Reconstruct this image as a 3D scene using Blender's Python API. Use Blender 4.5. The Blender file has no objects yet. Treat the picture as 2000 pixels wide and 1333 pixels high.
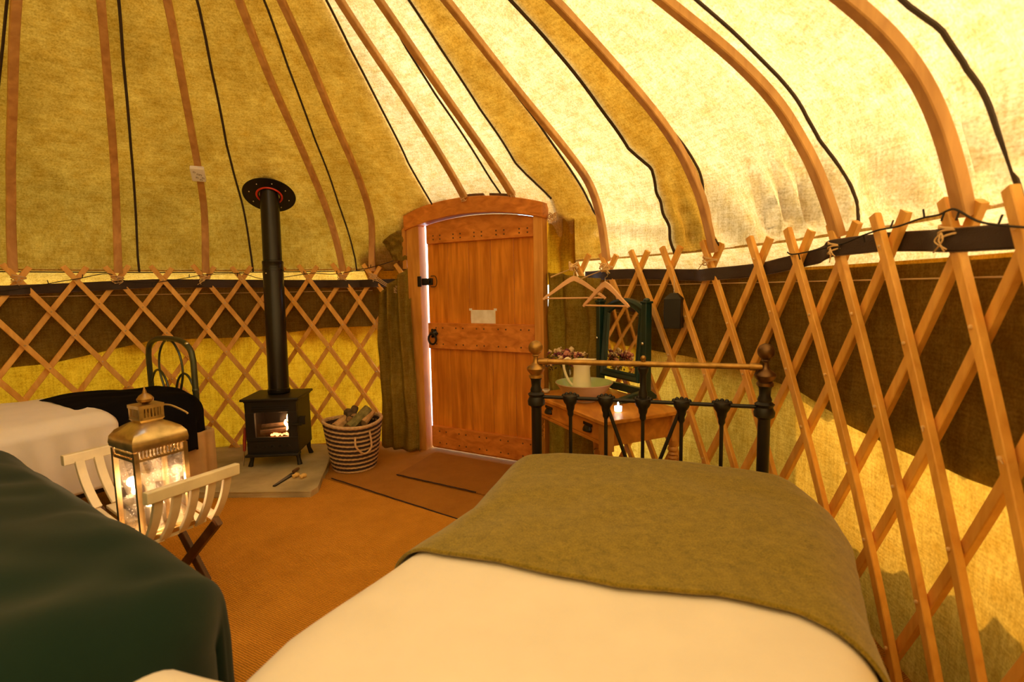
import bpy, bmesh, math, random
from mathutils import Vector, Matrix, noise
random.seed(7)
PI = math.pi
S = bpy.context.scene
C = S.collection

# ------------------------------------------------------------------ camera
FPX, PIT, ROL = 1000.0, 0.10234202, -0.01902008
EYE = Vector((0, 0, 1.2))
CF = Vector((0, math.cos(PIT), -math.sin(PIT)))
_u = Vector((0, math.sin(PIT), math.cos(PIT))); _r = Vector((1, 0, 0))
CR = _r*math.cos(ROL) + _u*math.sin(ROL)
CU = -_r*math.sin(ROL) + _u*math.cos(ROL)
cd = bpy.data.cameras.new('camera'); cam = bpy.data.objects.new('camera', cd); C.objects.link(cam)
cd.lens = 18.0; cd.sensor_width = 36.0; cd.sensor_fit = 'HORIZONTAL'; cd.clip_start = 0.02
cam.matrix_world = Matrix(((CR.x, CU.x, -CF.x, EYE.x), (CR.y, CU.y, -CF.y, EYE.y), (CR.z, CU.z, -CF.z, EYE.z), (0, 0, 0, 1)))
S.camera = cam
cd.dof.use_dof = True; cd.dof.focus_distance = 3.0; cd.dof.aperture_fstop = 2.8

# ------------------------------------------------------------------ light
SUN_AZ, SUN_EL = math.radians(112), math.radians(46)     # azimuth measured from +Y towards +X
W = bpy.data.worlds.new('sky'); S.world = W; W.use_nodes = True
wn = W.node_tree; wn.nodes.clear()
sky = wn.nodes.new('ShaderNodeTexSky'); sky.sky_type = 'NISHITA'; sky.sun_disc = False
sky.sun_elevation = SUN_EL; sky.sun_rotation = SUN_AZ
bg = wn.nodes.new('ShaderNodeBackground'); bg.inputs['Strength'].default_value = 0.62
wo = wn.nodes.new('ShaderNodeOutputWorld')
wn.links.new(sky.outputs[0], bg.inputs[0]); wn.links.new(bg.outputs[0], wo.inputs[0])
sl = bpy.data.lights.new('sun', 'SUN'); sl.energy = 3.1; sl.angle = math.radians(0.6); sl.color = (1, .93, .82)
so = bpy.data.objects.new('sun', sl); C.objects.link(so)
sdir = Vector((math.sin(SUN_AZ)*math.cos(SUN_EL), math.cos(SUN_AZ)*math.cos(SUN_EL), math.sin(SUN_EL)))
so.rotation_euler = sdir.to_track_quat('Z', 'Y').to_euler(); so.location = sdir*12

S.view_settings.view_transform = 'Standard'; S.view_settings.look = 'None'
S.view_settings.gamma = 1.0; S.view_settings.use_curve_mapping = False
S.view_settings.exposure = 1.25
S.cycles.max_bounces = 14; S.cycles.diffuse_bounces = 8; S.cycles.transmission_bounces = 8
S.cycles.transparent_max_bounces = 12; S.cycles.sample_clamp_indirect = 6.0
S.cycles.caustics_reflective = False; S.cycles.caustics_refractive = False
S.cycles.use_denoising = True

# ------------------------------------------------------------------ tent dimensions and sight-line helpers
CX, CY, RW = -1.19228, 1.61359, 2.32628
PROF = [(2.32628, 1.35455), (2.18399, 1.82025), (2.26564, 1.81057), (0.35, 3.02493)]
def sc(r, phi, z):                      # point at radius r, azimuth phi (degrees from +Y towards +X)
    a = math.radians(phi); return Vector((CX + r*math.sin(a), CY + r*math.cos(a), z))
def rayv(u, v): return CF + CR*((u-1000)/FPX) - CU*((v-666.5)/FPX)
def on_z(u, v, z):
    d = rayv(u, v); return EYE + d*((z-1.2)/d.z)
def on_y(u, v, y):
    d = rayv(u, v); return EYE + d*(y/d.y)
def on_wall(u, v, r):
    d = rayv(u, v); A = d.x**2+d.y**2; B = -2*(d.x*CX+d.y*CY); Q = CX*CX+CY*CY-r*r
    t = (-B+math.sqrt(max(B*B-4*A*Q, 0)))/(2*A); return EYE+d*t
def azim(p): return math.degrees(math.atan2(p.x-CX, p.y-CY))
NP = 48
def prof(off=0.0, n=NP):
    P = []
    for i in range(n+1):
        t = i/n
        b = [(1-t)**3, 3*(1-t)**2*t, 3*(1-t)*t*t, t**3]
        r = sum(b[k]*PROF[k][0] for k in range(4)); z = sum(b[k]*PROF[k][1] for k in range(4))
        c = [-3*(1-t)**2, 3*(1-t)**2-6*(1-t)*t, 6*(1-t)*t-3*t*t, 3*t*t]
        dr = sum(c[k]*PROF[k][0] for k in range(4)); dz = sum(c[k]*PROF[k][1] for k in range(4))
        L = math.hypot(dr, dz); P.append((r+off*dz/L, z-off*dr/L))
    return P
def roof_pt(t, off=0.0):
    P = prof(off); x = max(0, min(NP, t*NP)); i = min(NP-1, int(x)); f = x-i
    return (P[i][0]*(1-f)+P[i+1][0]*f, P[i][1]*(1-f)+P[i+1][1]*f)
_pc = {}
def on_roof(u, v, off):                 # -> azimuth, profile parameter t
    if off not in _pc: _pc[off] = prof(off)
    P = _pc[off]; d = rayv(u, v)
    def g(l):
        q = EYE+d*l; r = math.hypot(q.x-CX, q.y-CY)
        if q.z < P[0][1]: return r-P[0][0], 0
        best = (r-P[0][0], 0)
        if r > P[0][0]: return 1, 0
        for i in range(NP):
            if P[i+1][0] <= r <= P[i][0]:
                f = (P[i][0]-r)/(P[i][0]-P[i+1][0]+1e-9)
                return q.z-(P[i][1]*(1-f)+P[i+1][1]*f), (i+f)/NP
        return q.z-P[NP][1], 1
    l = 0.05; a = g(l)[0]
    while l < 8:
        l2 = l+0.02; b = g(l2)[0]
        if b >= 0: break
        l, a = l2, b
    lo, hi = l, l2
    for _ in range(25):
        m = (lo+hi)/2
        if g(m)[0] >= 0: hi = m
        else: lo = m
    return azim(EYE+d*hi), g(hi)[1]
DA = 0.50978                             # azimuth of the door's plane (radians), from the fitted picture
import math as _m
DA = 0.51004; DR = 2.1703
DN = Vector((math.sin(DA), math.cos(DA), 0)); DT = Vector((DN.y, -DN.x, 0))
DC = Vector((CX, CY, 0)) + DN*DR
def dp(s, z, off=0.0): return DC + DT*s + Vector((0, 0, z)) - DN*off      # off: towards the room

# ------------------------------------------------------------------ mesh helpers
def link(name, me, mat, parent=None):
    o = bpy.data.objects.new(name, me); C.objects.link(o)
    if mat is not None: me.materials.append(mat)
    if parent is not None:
        o.parent = parent
        if parent.type == 'EMPTY': o.location = -parent.location
    return o
def obj(name, bm, mat, parent=None, smooth=True, angle=40, bevel=0.0):
    bmesh.ops.recalc_face_normals(bm, faces=bm.faces)
    me = bpy.data.meshes.new(name); bm.to_mesh(me); bm.free()
    if smooth:
        me.shade_smooth()
        try: me.set_sharp_from_angle(angle=math.radians(angle))
        except Exception: pass
    o = link(name, me, mat, parent)
    if bevel > 0:
        b = o.modifiers.new('bevel', 'BEVEL'); b.width = bevel; b.segments = 2; b.limit_method = 'ANGLE'; b.angle_limit = math.radians(35)
    return o
def tag(o, label, cat, group=None, kind=None):
    if label: o['label'] = label
    if cat: o['category'] = cat
    if group: o['group'] = group
    if kind: o['kind'] = kind
    return o
def thing(name, label, cat, loc, group=None, kind=None):
    o = bpy.data.objects.new(name, None); C.objects.link(o); o.location = loc; o.empty_display_size = .05
    return tag(o, label, cat, group, kind)
def nb(): return bmesh.new()
def box(bm, c, size, rz=0.0, M=None, taper=1.0):
    R = M if M is not None else Matrix.Rotation(rz, 3, 'Z')
    vs = []
    for z in (-.5, .5):
        k = taper if z > 0 else 1.0
        for x, y in ((-.5, -.5), (.5, -.5), (.5, .5), (-.5, .5)):
            vs.append(bm.verts.new(Vector(c)+R @ Vector((x*size[0]*k, y*size[1]*k, z*size[2]))))
    for f in ((3, 2, 1, 0), (4, 5, 6, 7), (0, 1, 5, 4), (1, 2, 6, 5), (2, 3, 7, 6), (3, 0, 4, 7)):
        bm.faces.new([vs[i] for i in f])
def ring_loft(bm, rings, cap=True, closed=True):
    V = [[bm.verts.new(p) for p in r] for r in rings]
    n = len(V[0])
    for a, b in zip(V[:-1], V[1:]):
        for i in range(n if closed else n-1):
            j = (i+1) % n
            bm.faces.new((a[i], a[j], b[j], b[i]))
    if cap and closed:
        bm.faces.new(list(reversed(V[0]))); bm.faces.new(V[-1])
    return V
def tube(bm, pts, r, seg=8, cap=True):
    pts = [Vector(p) for p in pts]; n = len(pts)
    rr = r if isinstance(r, (list, tuple)) else [r]*n
    t0 = (pts[1]-pts[0]).normalized()
    up = Vector((0, 0, 1)) if abs(t0.z) < .9 else Vector((1, 0, 0))
    nrm = (up-t0*up.dot(t0)).normalized(); rings = []
    for i in range(n):
        t = (pts[min(i+1, n-1)]-pts[max(i-1, 0)])
        t = t.normalized() if t.length > 1e-9 else t0
        nrm = (nrm-t*nrm.dot(t)); nrm = nrm.normalized() if nrm.length > 1e-6 else t.orthogonal().normalized()
        b = t.cross(nrm)
        rings.append([pts[i]+(nrm*math.cos(2*PI*k/seg)+b*math.sin(2*PI*k/seg))*rr[i] for k in range(seg)])
    ring_loft(bm, rings, cap)
def bar(bm, pts, nrms, w, th, cap=True):      # rectangular section; nrms: direction of the thickness
    pts = [Vector(p) for p in pts]; n = len(pts); rings = []
    ww = w if isinstance(w, (list, tuple)) else [w]*n
    for i in range(n):
        t = (pts[min(i+1, n-1)]-pts[max(i-1, 0)]).normalized()
        N = nrms[i] if isinstance(nrms, (list, tuple)) else nrms
        N = (N-t*N.dot(t)).normalized(); b = t.cross(N)
        c = .22; hw = ww[i]/2; ht = th/2
        sect = [(-hw+c*ht, -ht), (hw-c*ht, -ht), (hw, -ht+c*ht), (hw, ht-c*ht), (hw-c*ht, ht), (-hw+c*ht, ht), (-hw, ht-c*ht), (-hw, -ht+c*ht)]
        rings.append([pts[i]+b*x+N*y for x, y in sect])
    ring_loft(bm, rings, cap)
def lathe(bm, prf, c, seg=32, axis=None, cap=True):
    c = Vector(c); Z = Vector(axis).normalized() if axis else Vector((0, 0, 1))
    X = Z.orthogonal().normalized(); Y = Z.cross(X)
    rings = [[c+Z*z+(X*math.cos(2*PI*k/seg)+Y*math.sin(2*PI*k/seg))*max(r, 1e-4) for k in range(seg)] for r, z in prf]
    ring_loft(bm, rings, cap)
def sphere(bm, c, r, seg=12, rings=8, sz=1.0):
    lathe(bm, [(r*math.sin(PI*i/rings), -r*sz*math.cos(PI*i/rings)) for i in range(rings+1)], c, seg)
def grid(bm, P, closed=False):
    V = [[bm.verts.new(p) for p in row] for row in P]
    for a, b in zip(V[:-1], V[1:]):
        m = len(a)
        for i in range(m if closed else m-1):
            j = (i+1) % m; bm.faces.new((a[i], a[j], b[j], b[i]))
    return V
def slab(bm, poly, z0, z1):
    a = [bm.verts.new((x, y, z0)) for x, y in poly]; b = [bm.verts.new((x, y, z1)) for x, y in poly]
    n = len(a); bm.faces.new(list(reversed(a))); bm.faces.new(b)
    for i in range(n): j = (i+1) % n; bm.faces.new((a[i], a[j], b[j], b[i]))
def solid(o, th, off=0.0):
    m = o.modifiers.new('thick', 'SOLIDIFY'); m.thickness = th; m.offset = off
def spline(pts, n=8):                    # Catmull-Rom
    pts = [Vector(p) for p in pts]; out = []
    for i in range(len(pts)-1):
        p0 = pts[max(i-1, 0)]; p1 = pts[i]; p2 = pts[i+1]; p3 = pts[min(i+2, len(pts)-1)]
        for k in range(n):
            t = k/n
            out.append(.5*((2*p1)+(-p0+p2)*t+(2*p0-5*p1+4*p2-p3)*t*t+(-p0+3*p1-3*p2+p3)*t**3))
    out.append(pts[-1]); return out
def lerpl(tab, x):                       # piecewise linear table
    if x <= tab[0][0]: return tab[0][1]
    for (a, p), (b, q) in zip(tab[:-1], tab[1:]):
        if x <= b: return p+(q-p)*(x-a)/(b-a)
    return tab[-1][1]
def rotz2(v, a): return Vector((v.x*math.cos(a)-v.y*math.sin(a), v.x*math.sin(a)+v.y*math.cos(a), v.z))

# ------------------------------------------------------------------ materials
def new_mat(name):
    m = bpy.data.materials.new(name); m.use_nodes = True
    nt = m.node_tree; nt.nodes.clear(); out = nt.nodes.new('ShaderNodeOutputMaterial')
    return m, nt, out
def N(nt, t, **kw):
    n = nt.nodes.new(t)
    for k, v in kw.items():
        if k in n.inputs: n.inputs[k].default_value = v
        else: setattr(n, k, v)
    return n
def coords(nt, scale=(1, 1, 1), rot=(0, 0, 0), kind='Object'):
    tc = N(nt, 'ShaderNodeTexCoord'); mp = N(nt, 'ShaderNodeMapping')
    mp.inputs['Scale'].default_value = scale; mp.inputs['Rotation'].default_value = rot
    nt.links.new(tc.outputs[kind], mp.inputs['Vector']); return mp.outputs[0]
def ramp(nt, fac, stops):
    r = N(nt, 'ShaderNodeValToRGB'); nt.links.new(fac, r.inputs[0])
    e = r.color_ramp.elements
    while len(e) < len(stops): e.new(.5)
    for el, (p, c) in zip(e, stops): el.position = p; el.color = (*c, 1)
    return r.outputs[0]
def mixc(nt, fac, a, b, mode='MIX'):
    m = N(nt, 'ShaderNodeMix', data_type='RGBA', blend_type=mode)
    for s, v in ((m.inputs[0], fac), (m.inputs[6], a), (m.inputs[7], b)):
        if hasattr(v, 'links') or hasattr(v, 'is_linked'): nt.links.new(v, s)
        else: s.default_value = v if not isinstance(v, tuple) else (*v, 1)[:4]
    return m.outputs[2]
def bump(nt, h, strength=.3, dist=.01):
    b = N(nt, 'ShaderNodeBump'); b.inputs['Strength'].default_value = strength; b.inputs['Distance'].default_value = dist
    nt.links.new(h, b.inputs['Height']); return b.outputs[0]
def plain(name, col, rough=.6, metal=0.0, var=.15, vscale=8, bstr=0.0, bscale=60, spec=.5, sheen=0.0):
    m, nt, out = new_mat(name); p = N(nt, 'ShaderNodeBsdfPrincipled')
    v = coords(nt); n = N(nt, 'ShaderNodeTexNoise', Scale=vscale, Detail=5.0); nt.links.new(v, n.inputs['Vector'])
    lo = tuple(max(0, c*(1-var)) for c in col); hi = tuple(min(1, c*(1+var)) for c in col)
    nt.links.new(ramp(nt, n.outputs[0], [(.3, lo), (.7, hi)]), p.inputs['Base Color'])
    p.inputs['Roughness'].default_value = rough; p.inputs['Metallic'].default_value = metal
    p.inputs['Specular IOR Level'].default_value = spec
    if sheen: p.inputs['Sheen Weight'].default_value = sheen
    if bstr:
        n2 = N(nt, 'ShaderNodeTexNoise', Scale=bscale, Detail=4.0); nt.links.new(v, n2.inputs['Vector'])
        nt.links.new(bump(nt, n2.outputs[0], bstr, .004), p.inputs['Normal'])
    nt.links.new(p.outputs[0], out.inputs[0]); return m
def wood(name, c1, c2, scale=(6, 6, 60), rot=(0, 0, 0), rough=.5, knots=True):
    m, nt, out = new_mat(name); p = N(nt, 'ShaderNodeBsdfPrincipled')
    v = coords(nt, scale, rot)
    n = N(nt, 'ShaderNodeTexNoise', Scale=1.0, Detail=6.0, Distortion=.6); nt.links.new(v, n.inputs['Vector'])
    col = ramp(nt, n.outputs[0], [(.3, c1), (.68, c2)])
    v2 = coords(nt, (3, 3, 3)); n2 = N(nt, 'ShaderNodeTexNoise', Scale=1.0, Detail=3.0); nt.links.new(v2, n2.inputs['Vector'])
    col = mixc(nt, ramp(nt, n2.outputs[0], [(.35, (0, 0, 0)), (.75, (.5, .5, .5))]), col, tuple(c*.6 for c in c1))
    nt.links.new(col, p.inputs['Base Color']); p.inputs['Roughness'].default_value = rough
    nt.links.new(bump(nt, n.outputs[0], .15, .003), p.inputs['Normal'])
    nt.links.new(p.outputs[0], out.inputs[0]); return m
def canvas(name, dif, tra, tmix, weave=420.0, blotch=.25):
    m, nt, out = new_mat(name)
    v = coords(nt); n = N(nt, 'ShaderNodeTexNoise', Scale=2.2, Detail=8.0, Roughness=.65); nt.links.new(v, n.inputs['Vector'])
    vz = coords(nt, (90, 90, 5)); nz = N(nt, 'ShaderNodeTexNoise', Scale=1.0, Detail=2.0); nt.links.new(vz, nz.inputs['Vector'])
    vh = coords(nt, (12, 12, 160)); nh = N(nt, 'ShaderNodeTexNoise', Scale=1.0, Detail=2.0); nt.links.new(vh, nh.inputs['Vector'])
    nf = N(nt, 'ShaderNodeTexNoise', Scale=weave*.35, Detail=2.0); nt.links.new(v, nf.inputs['Vector'])
    g = mixc(nt, .5, nz.outputs[0], nh.outputs[0]); g = mixc(nt, .45, g, nf.outputs[0])
    lo = 1-blotch
    n9 = N(nt, 'ShaderNodeTexNoise', Scale=17.0, Detail=6.0, Roughness=.7); nt.links.new(v, n9.inputs['Vector'])
    k1 = mixc(nt, 1.0, ramp(nt, n.outputs[0], [(.3, (lo, lo*.96, lo*.8)), (.7, (1, 1, 1))]), ramp(nt, n9.outputs[0], [(.35, (.86, .78, .56)), (.60, (1, 1, 1))]), 'MULTIPLY')
    k2 = ramp(nt, g, [(.36, (.58, .54, .42)), (.60, (1, 1, 1))])
    k = mixc(nt, 1.0, k1, k2, 'MULTIPLY')
    d = N(nt, 'ShaderNodeBsdfDiffuse'); t = N(nt, 'ShaderNodeBsdfTranslucent'); mx = N(nt, 'ShaderNodeMixShader')
    nt.links.new(mixc(nt, 1.0, k, dif, 'MULTIPLY'), d.inputs[0]); nt.links.new(mixc(nt, 1.0, k, tra, 'MULTIPLY'), t.inputs[0])
    b = bump(nt, g, .25, .003); nt.links.new(b, d.inputs['Normal'])
    mx.inputs[0].default_value = tmix
    nt.links.new(d.outputs[0], mx.inputs[1]); nt.links.new(t.outputs[0], mx.inputs[2]); nt.links.new(mx.outputs[0], out.inputs[0])
    return m
def emit(name, col, s):
    m, nt, out = new_mat(name); e = N(nt, 'ShaderNodeEmission'); e.inputs[0].default_value = (*col, 1); e.inputs[1].default_value = s
    nt.links.new(e.outputs[0], out.inputs[0]); return m
def glass(name, col=(1, 1, 1), refl=.12, spots=0.0):
    m, nt, out = new_mat(name); t = N(nt, 'ShaderNodeBsdfTransparent'); t.inputs[0].default_value = (*col, 1)
    g = N(nt, 'ShaderNodeBsdfGlossy'); g.inputs['Roughness'].default_value = .05
    mx = N(nt, 'ShaderNodeMixShader'); mx.inputs[0].default_value = refl
    nt.links.new(t.outputs[0], mx.inputs[1]); nt.links.new(g.outputs[0], mx.inputs[2]); res = mx.outputs[0]
    if spots:
        d = N(nt, 'ShaderNodeBsdfDiffuse'); d.inputs[0].default_value = (.9, .85, .8, 1)
        v = coords(nt); vo = N(nt, 'ShaderNodeTexVoronoi', Scale=110.0); nt.links.new(v, vo.inputs['Vector'])
        n = N(nt, 'ShaderNodeTexNoise', Scale=14.0, Detail=4.0); nt.links.new(v, n.inputs['Vector'])
        f = mixc(nt, 1.0, ramp(nt, vo.outputs['Distance'], [(.18, (1, 1, 1)), (.3, (.12, .12, .12))]), ramp(nt, n.outputs[0], [(.42, (0, 0, 0)), (.62, (spots, spots, spots))]), 'MULTIPLY')
        m2 = N(nt, 'ShaderNodeMixShader'); nt.links.new(f, m2.inputs[0]); nt.links.new(res, m2.inputs[1]); nt.links.new(d.outputs[0], m2.inputs[2]); res = m2.outputs[0]
    nt.links.new(res, out.inputs[0]); return m

M = {}
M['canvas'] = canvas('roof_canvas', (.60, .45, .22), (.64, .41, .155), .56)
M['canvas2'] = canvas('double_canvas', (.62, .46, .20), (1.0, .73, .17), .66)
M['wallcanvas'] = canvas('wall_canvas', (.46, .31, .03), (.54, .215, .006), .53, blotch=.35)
M['sunlitwall'] = canvas('sunlit_wall_canvas', (.50, .34, .06), (.80, .39, .038), .55, blotch=.35)  # same canvas as the left wall, sunlight painted in as a paler tone
M['skirt'] = canvas('dark_canvas', (.32, .235, .06), (.30, .21, .035), .40)
M['flap'] = canvas('flap_canvas', (.50, .37, .09), (.50, .36, .06), .40)
M['hemcanvas'] = canvas('outer_wall_canvas', (.44, .28, .08), (.95, .42, .05), .5)
M['pole'] = wood('steamed_ash', (.52, .26, .085), (.78, .45, .17), (22, 22, 4), rough=.5)
M['rod'] = wood('ash_rod', (.76, .36, .06), (.98, .56, .13), (30, 30, 8), rough=.45)
M['cord'] = plain('black_cord', (.018, .012, .012), .8)
M['seam'] = plain('seam_tape', (.05, .032, .022), .9)
M['twine'] = plain('jute_twine', (.72, .50, .26), .9)
M['band'] = plain('webbing', (.045, .026, .020), .75, bstr=.5, bscale=220)
M['bandedge'] = plain('band_edge', (.20, .13, .10), .8, var=.5, vscale=300)
M['black'] = plain('black_iron', (.012, .010, .010), .42, .2, spec=.5, bstr=.1)
M['stove'] = plain('stove_paint', (.016, .013, .011), .5, .15, bstr=.08)
M['pipe'] = plain('enamel_pipe', (.014, .011, .010), .28, .25)
M['brass'] = plain('aged_brass', (.42, .24, .07), .36, .85, var=.35, vscale=25, bstr=.1)
M['darkbrass'] = plain('dark_brass', (.16, .085, .035), .38, .8, var=.35, vscale=25, bstr=.1)
M['white'] = plain('white_paint', (.86, .76, .55), .5, bstr=.08)
M['green_wool'] = plain('green_wool', (.008, .024, .018), .95, vscale=4, bstr=.15, bscale=300, sheen=.12, spec=.1)
M['black_wool'] = plain('black_wool', (.007, .006, .008), .97, bstr=.2, bscale=250, spec=.05)
M['linen'] = plain('linen', (.88, .82, .78), .9, var=.03, bstr=.06, bscale=120, spec=.15)
M['stone'] = plain('sandstone', (.44, .36, .20), .8, var=.25, vscale=6, bstr=.5, bscale=25)
M['mirror_frame'] = plain('dark_green_paint', (.010, .034, .030), .33, var=.25)
M['enamel'] = plain('cream_enamel', (.90, .82, .62), .22, var=.03)
M['bowl_out'] = plain('bowl_glaze', (.50, .38, .25), .3, var=.1)
M['bowl_in'] = plain('green_glaze', (.40, .50, .24), .3, var=.1)
M['canetan'] = plain('basket_cord', (.62, .42, .24), .8, var=.2, vscale=60, bstr=.5, bscale=200)
M['canedark'] = plain('basket_dark', (.045, .022, .018), .8, var=.3, vscale=60)
M['bark'] = plain('bark', (.10, .065, .04), .9, var=.5, vscale=25, bstr=.8, bscale=50)
M['cutwood'] = plain('cut_wood', (.55, .33, .15), .8, var=.25, vscale=30)
M['greenbark'] = plain('mossy_bark', (.22, .19, .07), .9, var=.4, vscale=25, bstr=.6, bscale=50)
M['table'] = wood('old_pine', (.46, .16, .02), (.85, .37, .06), (14, 5, 14), (0, 0, -1.17), rough=.38)
M['tableleg'] = wood('old_pine_leg', (.50, .21, .04), (.80, .40, .10), (20, 20, 5), rough=.4)
M['door'] = wood('door_pine', (.56, .175, .008), (.95, .38, .04), (26, 26, 2.4), rough=.42)
M['ledge'] = wood('ledge_pine', (.56, .17, .02), (.88, .34, .06), (1.6, 26, 26), (0, 0, PI/2-DA), rough=.42)
M['frame'] = wood('frame_pine', (.60, .25, .04), (.88, .44, .10), (22, 22, 3), rough=.45)
M['dark_wood'] = wood('dark_wood', (.09, .04, .015), (.18, .08, .03), (20, 20, 5))
M['hanger'] = plain('hanger_wood', (.78, .46, .26), .5, var=.08)
M['steel'] = plain('steel', (.6, .58, .55), .25, 1.0, var=.05)
M['lamp_metal'] = plain('lantern_metal', (.66, .50, .26), .30, .95, var=.3, vscale=18, bstr=.08)
M['green_metal'] = plain('green_metal', (.075, .085, .05), .35, .5, var=.2)
M['mirror'] = plain('mirror_glass', (.92, .92, .90), .02, 1.0, var=0)
M['glass'] = glass('clear_glass', (.97, .96, .92), .10)
M['oldglass'] = glass('spotted_glass', (.97, .94, .90), .20, .40)
M['wax'] = plain('wax', (.92, .86, .74), .5)
M['paper'] = plain('paper', (.97, .93, .85), .4, var=.2, vscale=16)
M['plastic'] = plain('white_plastic', (.90, .90, .95), .4, var=.03)
M['ink'] = plain('grey_ink', (.30, .27, .28), .7)
M['red'] = plain('red_handle', (.42, .06, .03), .35)
M['redseal'] = plain('red_silicone', (.75, .05, .03), .35)
M['char'] = plain('charred_wood', (.06, .035, .02), .9, var=.5, vscale=30, bstr=.6)
M['leaf'] = plain('leaf', (.10, .12, .03), .7)
M['leather'] = plain('tan_cotton', (.50, .31, .13), .8, bstr=.1)
def blanket_mat():
    m, nt, out = new_mat('olive_wool'); p = N(nt, 'ShaderNodeBsdfPrincipled'); v = coords(nt)
    n = N(nt, 'ShaderNodeTexNoise', Scale=34.0, Detail=8.0, Roughness=.75); nt.links.new(v, n.inputs['Vector'])
    n2 = N(nt, 'ShaderNodeTexNoise', Scale=260.0, Detail=3.0); nt.links.new(v, n2.inputs['Vector'])
    c = ramp(nt, mixc(nt, .5, n.outputs[0], n2.outputs[0]), [(.36, (.14, .105, .014)), (.64, (.36, .26, .036))])
    nt.links.new(c, p.inputs['Base Color']); p.inputs['Roughness'].default_value = .95; p.inputs['Specular IOR Level'].default_value = .1
    p.inputs['Sheen Weight'].default_value = .3
    nt.links.new(bump(nt, n2.outputs[0], .5, .002), p.inputs['Normal']); nt.links.new(p.outputs[0], out.inputs[0]); return m
M['olive'] = blanket_mat()
def coir_mat(name, c1, c2, rot, scale=95.0):
    m, nt, out = new_mat(name); p = N(nt, 'ShaderNodeBsdfPrincipled'); v = coords(nt, (1, 1, 1), (0, 0, rot))
    w1 = N(nt, 'ShaderNodeTexWave', Scale=scale*.42, Distortion=2.5, Detail=2.0); w1.inputs['Detail Scale'].default_value = 2.0
    w1.bands_direction = 'Y'; nt.links.new(v, w1.inputs['Vector'])
    w2 = N(nt, 'ShaderNodeTexWave', Scale=scale*.55, Distortion=3.0, Detail=2.0); w2.bands_direction = 'X'; nt.links.new(v, w2.inputs['Vector'])
    n = N(nt, 'ShaderNodeTexNoise', Scale=5.0, Detail=8.0, Roughness=.7); nt.links.new(v, n.inputs['Vector'])
    g = mixc(nt, .35, w1.outputs[0], w2.outputs[0]); g2 = mixc(nt, .4, g, n.outputs[0])
    nt.links.new(ramp(nt, g2, [(.2, c1), (.75, c2)]), p.inputs['Base Color']); p.inputs['Roughness'].default_value = .95
    p.inputs['Specular IOR Level'].default_value = .15
    nt.links.new(bump(nt, g, .8, .006), p.inputs['Normal']); nt.links.new(p.outputs[0], out.inputs[0]); return m
M['coir'] = coir_mat('coir_floor', (.38, .14, .008), (1.0, .47, .06), .5)
M['coirback'] = coir_mat('coir_back', (.30, .115, .010), (.78, .35, .06), -.35, 130)
M['doormat'] = coir_mat('coir_doormat', (.25, .10, .012), (.66, .29, .055), -.35, 130)
M['grass'] = plain('grass', (.50, .52, .42), .95, var=.5, vscale=6)

# ------------------------------------------------------------------ setting: floor, walls, roof
bm = nb(); n = 96
bm.faces.new([bm.verts.new(sc(RW+.15, 360*i/n, 0)) for i in range(n)])
tag(obj('floor', bm, M['coirback'], smooth=False), 'brown coir flooring of the tent', 'floor', kind='structure')
bm = nb(); bm.faces.new([bm.verts.new((x, y, -.06)) for x, y in ((-40, -40), (40, -40), (40, 40), (-40, 40))])
tag(obj('ground', bm, M['grass'], smooth=False), 'grass field outside the tent', 'ground', kind='structure')

def fold(phi, z, amp):
    return amp*(noise.noise(Vector((phi*.11, z*1.3, 3)))+.5*noise.noise(Vector((phi*.31, z*2.0, 9))))
DL, DRt = 13.0, 40.5            # azimuths between which the door stands
RWALL = RW+.065
def wall_part(name, a0, a1, z0, ztop, mat, r, amp, dz=.03, label=None, zb=None):
    bm = nb(); na = max(4, int((a1-a0)*1.6)); nz = 44; P = []
    for i in range(na+1):
        a = a0+(a1-a0)*i/na; row = []
        for k in range(nz+1):
            b = zb(a) if zb else z0
            z = b+(ztop-b)*k/nz
            row.append(sc(r+fold(a, z, amp)*min(1, 3*(ztop-z)+.15), a, z))
        P.append(row)
    grid(bm, P)
    return tag(obj(name, bm, mat, angle=80), label, None, kind='structure')
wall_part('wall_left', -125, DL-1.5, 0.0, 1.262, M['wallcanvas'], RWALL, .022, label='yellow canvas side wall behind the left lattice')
wall_part('wall_right', DRt+1, 160, 0.0, 1.262, M['sunlitwall'], RWALL, .03, label='yellow canvas side wall behind the right lattice')
wall_part('wall_back', 160, 235, 0.0, 1.262, M['wallcanvas'], RWALL, .02, label='canvas side wall behind the viewer')
# dark inner facing along the top of the side walls
def facing_bottom(a): return lerpl([(-125, .74), (-47, .78), (-34, .885), (-18, .87), (-6, .925), (12, .93), (45, .86), (65, .82), (80, .77), (86, .70), (92, .68), (101, .70), (160, .7)], a)
for nm, a0, a1 in (('trim_1', -125, DL-2.5), ('trim_2', DRt+3, 160)):
    wall_part(nm, a0, a1, 0, 1.25, M['skirt'], RWALL-.012, .022 if a0 < 0 else .03, label='dark brown canvas strip sewn along the top of the side wall', zb=facing_bottom)
# stitched line below the band
for a0, a1 in ((-90, 10), (46, 118)):
    bm = nb(); tube(bm, [sc(RWALL-.02+fold(a, 1.2, .02)*.3, a, 1.205) for a in [a0+(a1-a0)*i/60 for i in range(61)]], .0022, 5)
    tag(obj('trim_3' if a0 < 0 else 'trim_4', bm, M['twine']), 'pale stitched line below the webbing band', None, kind='structure')

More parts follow.
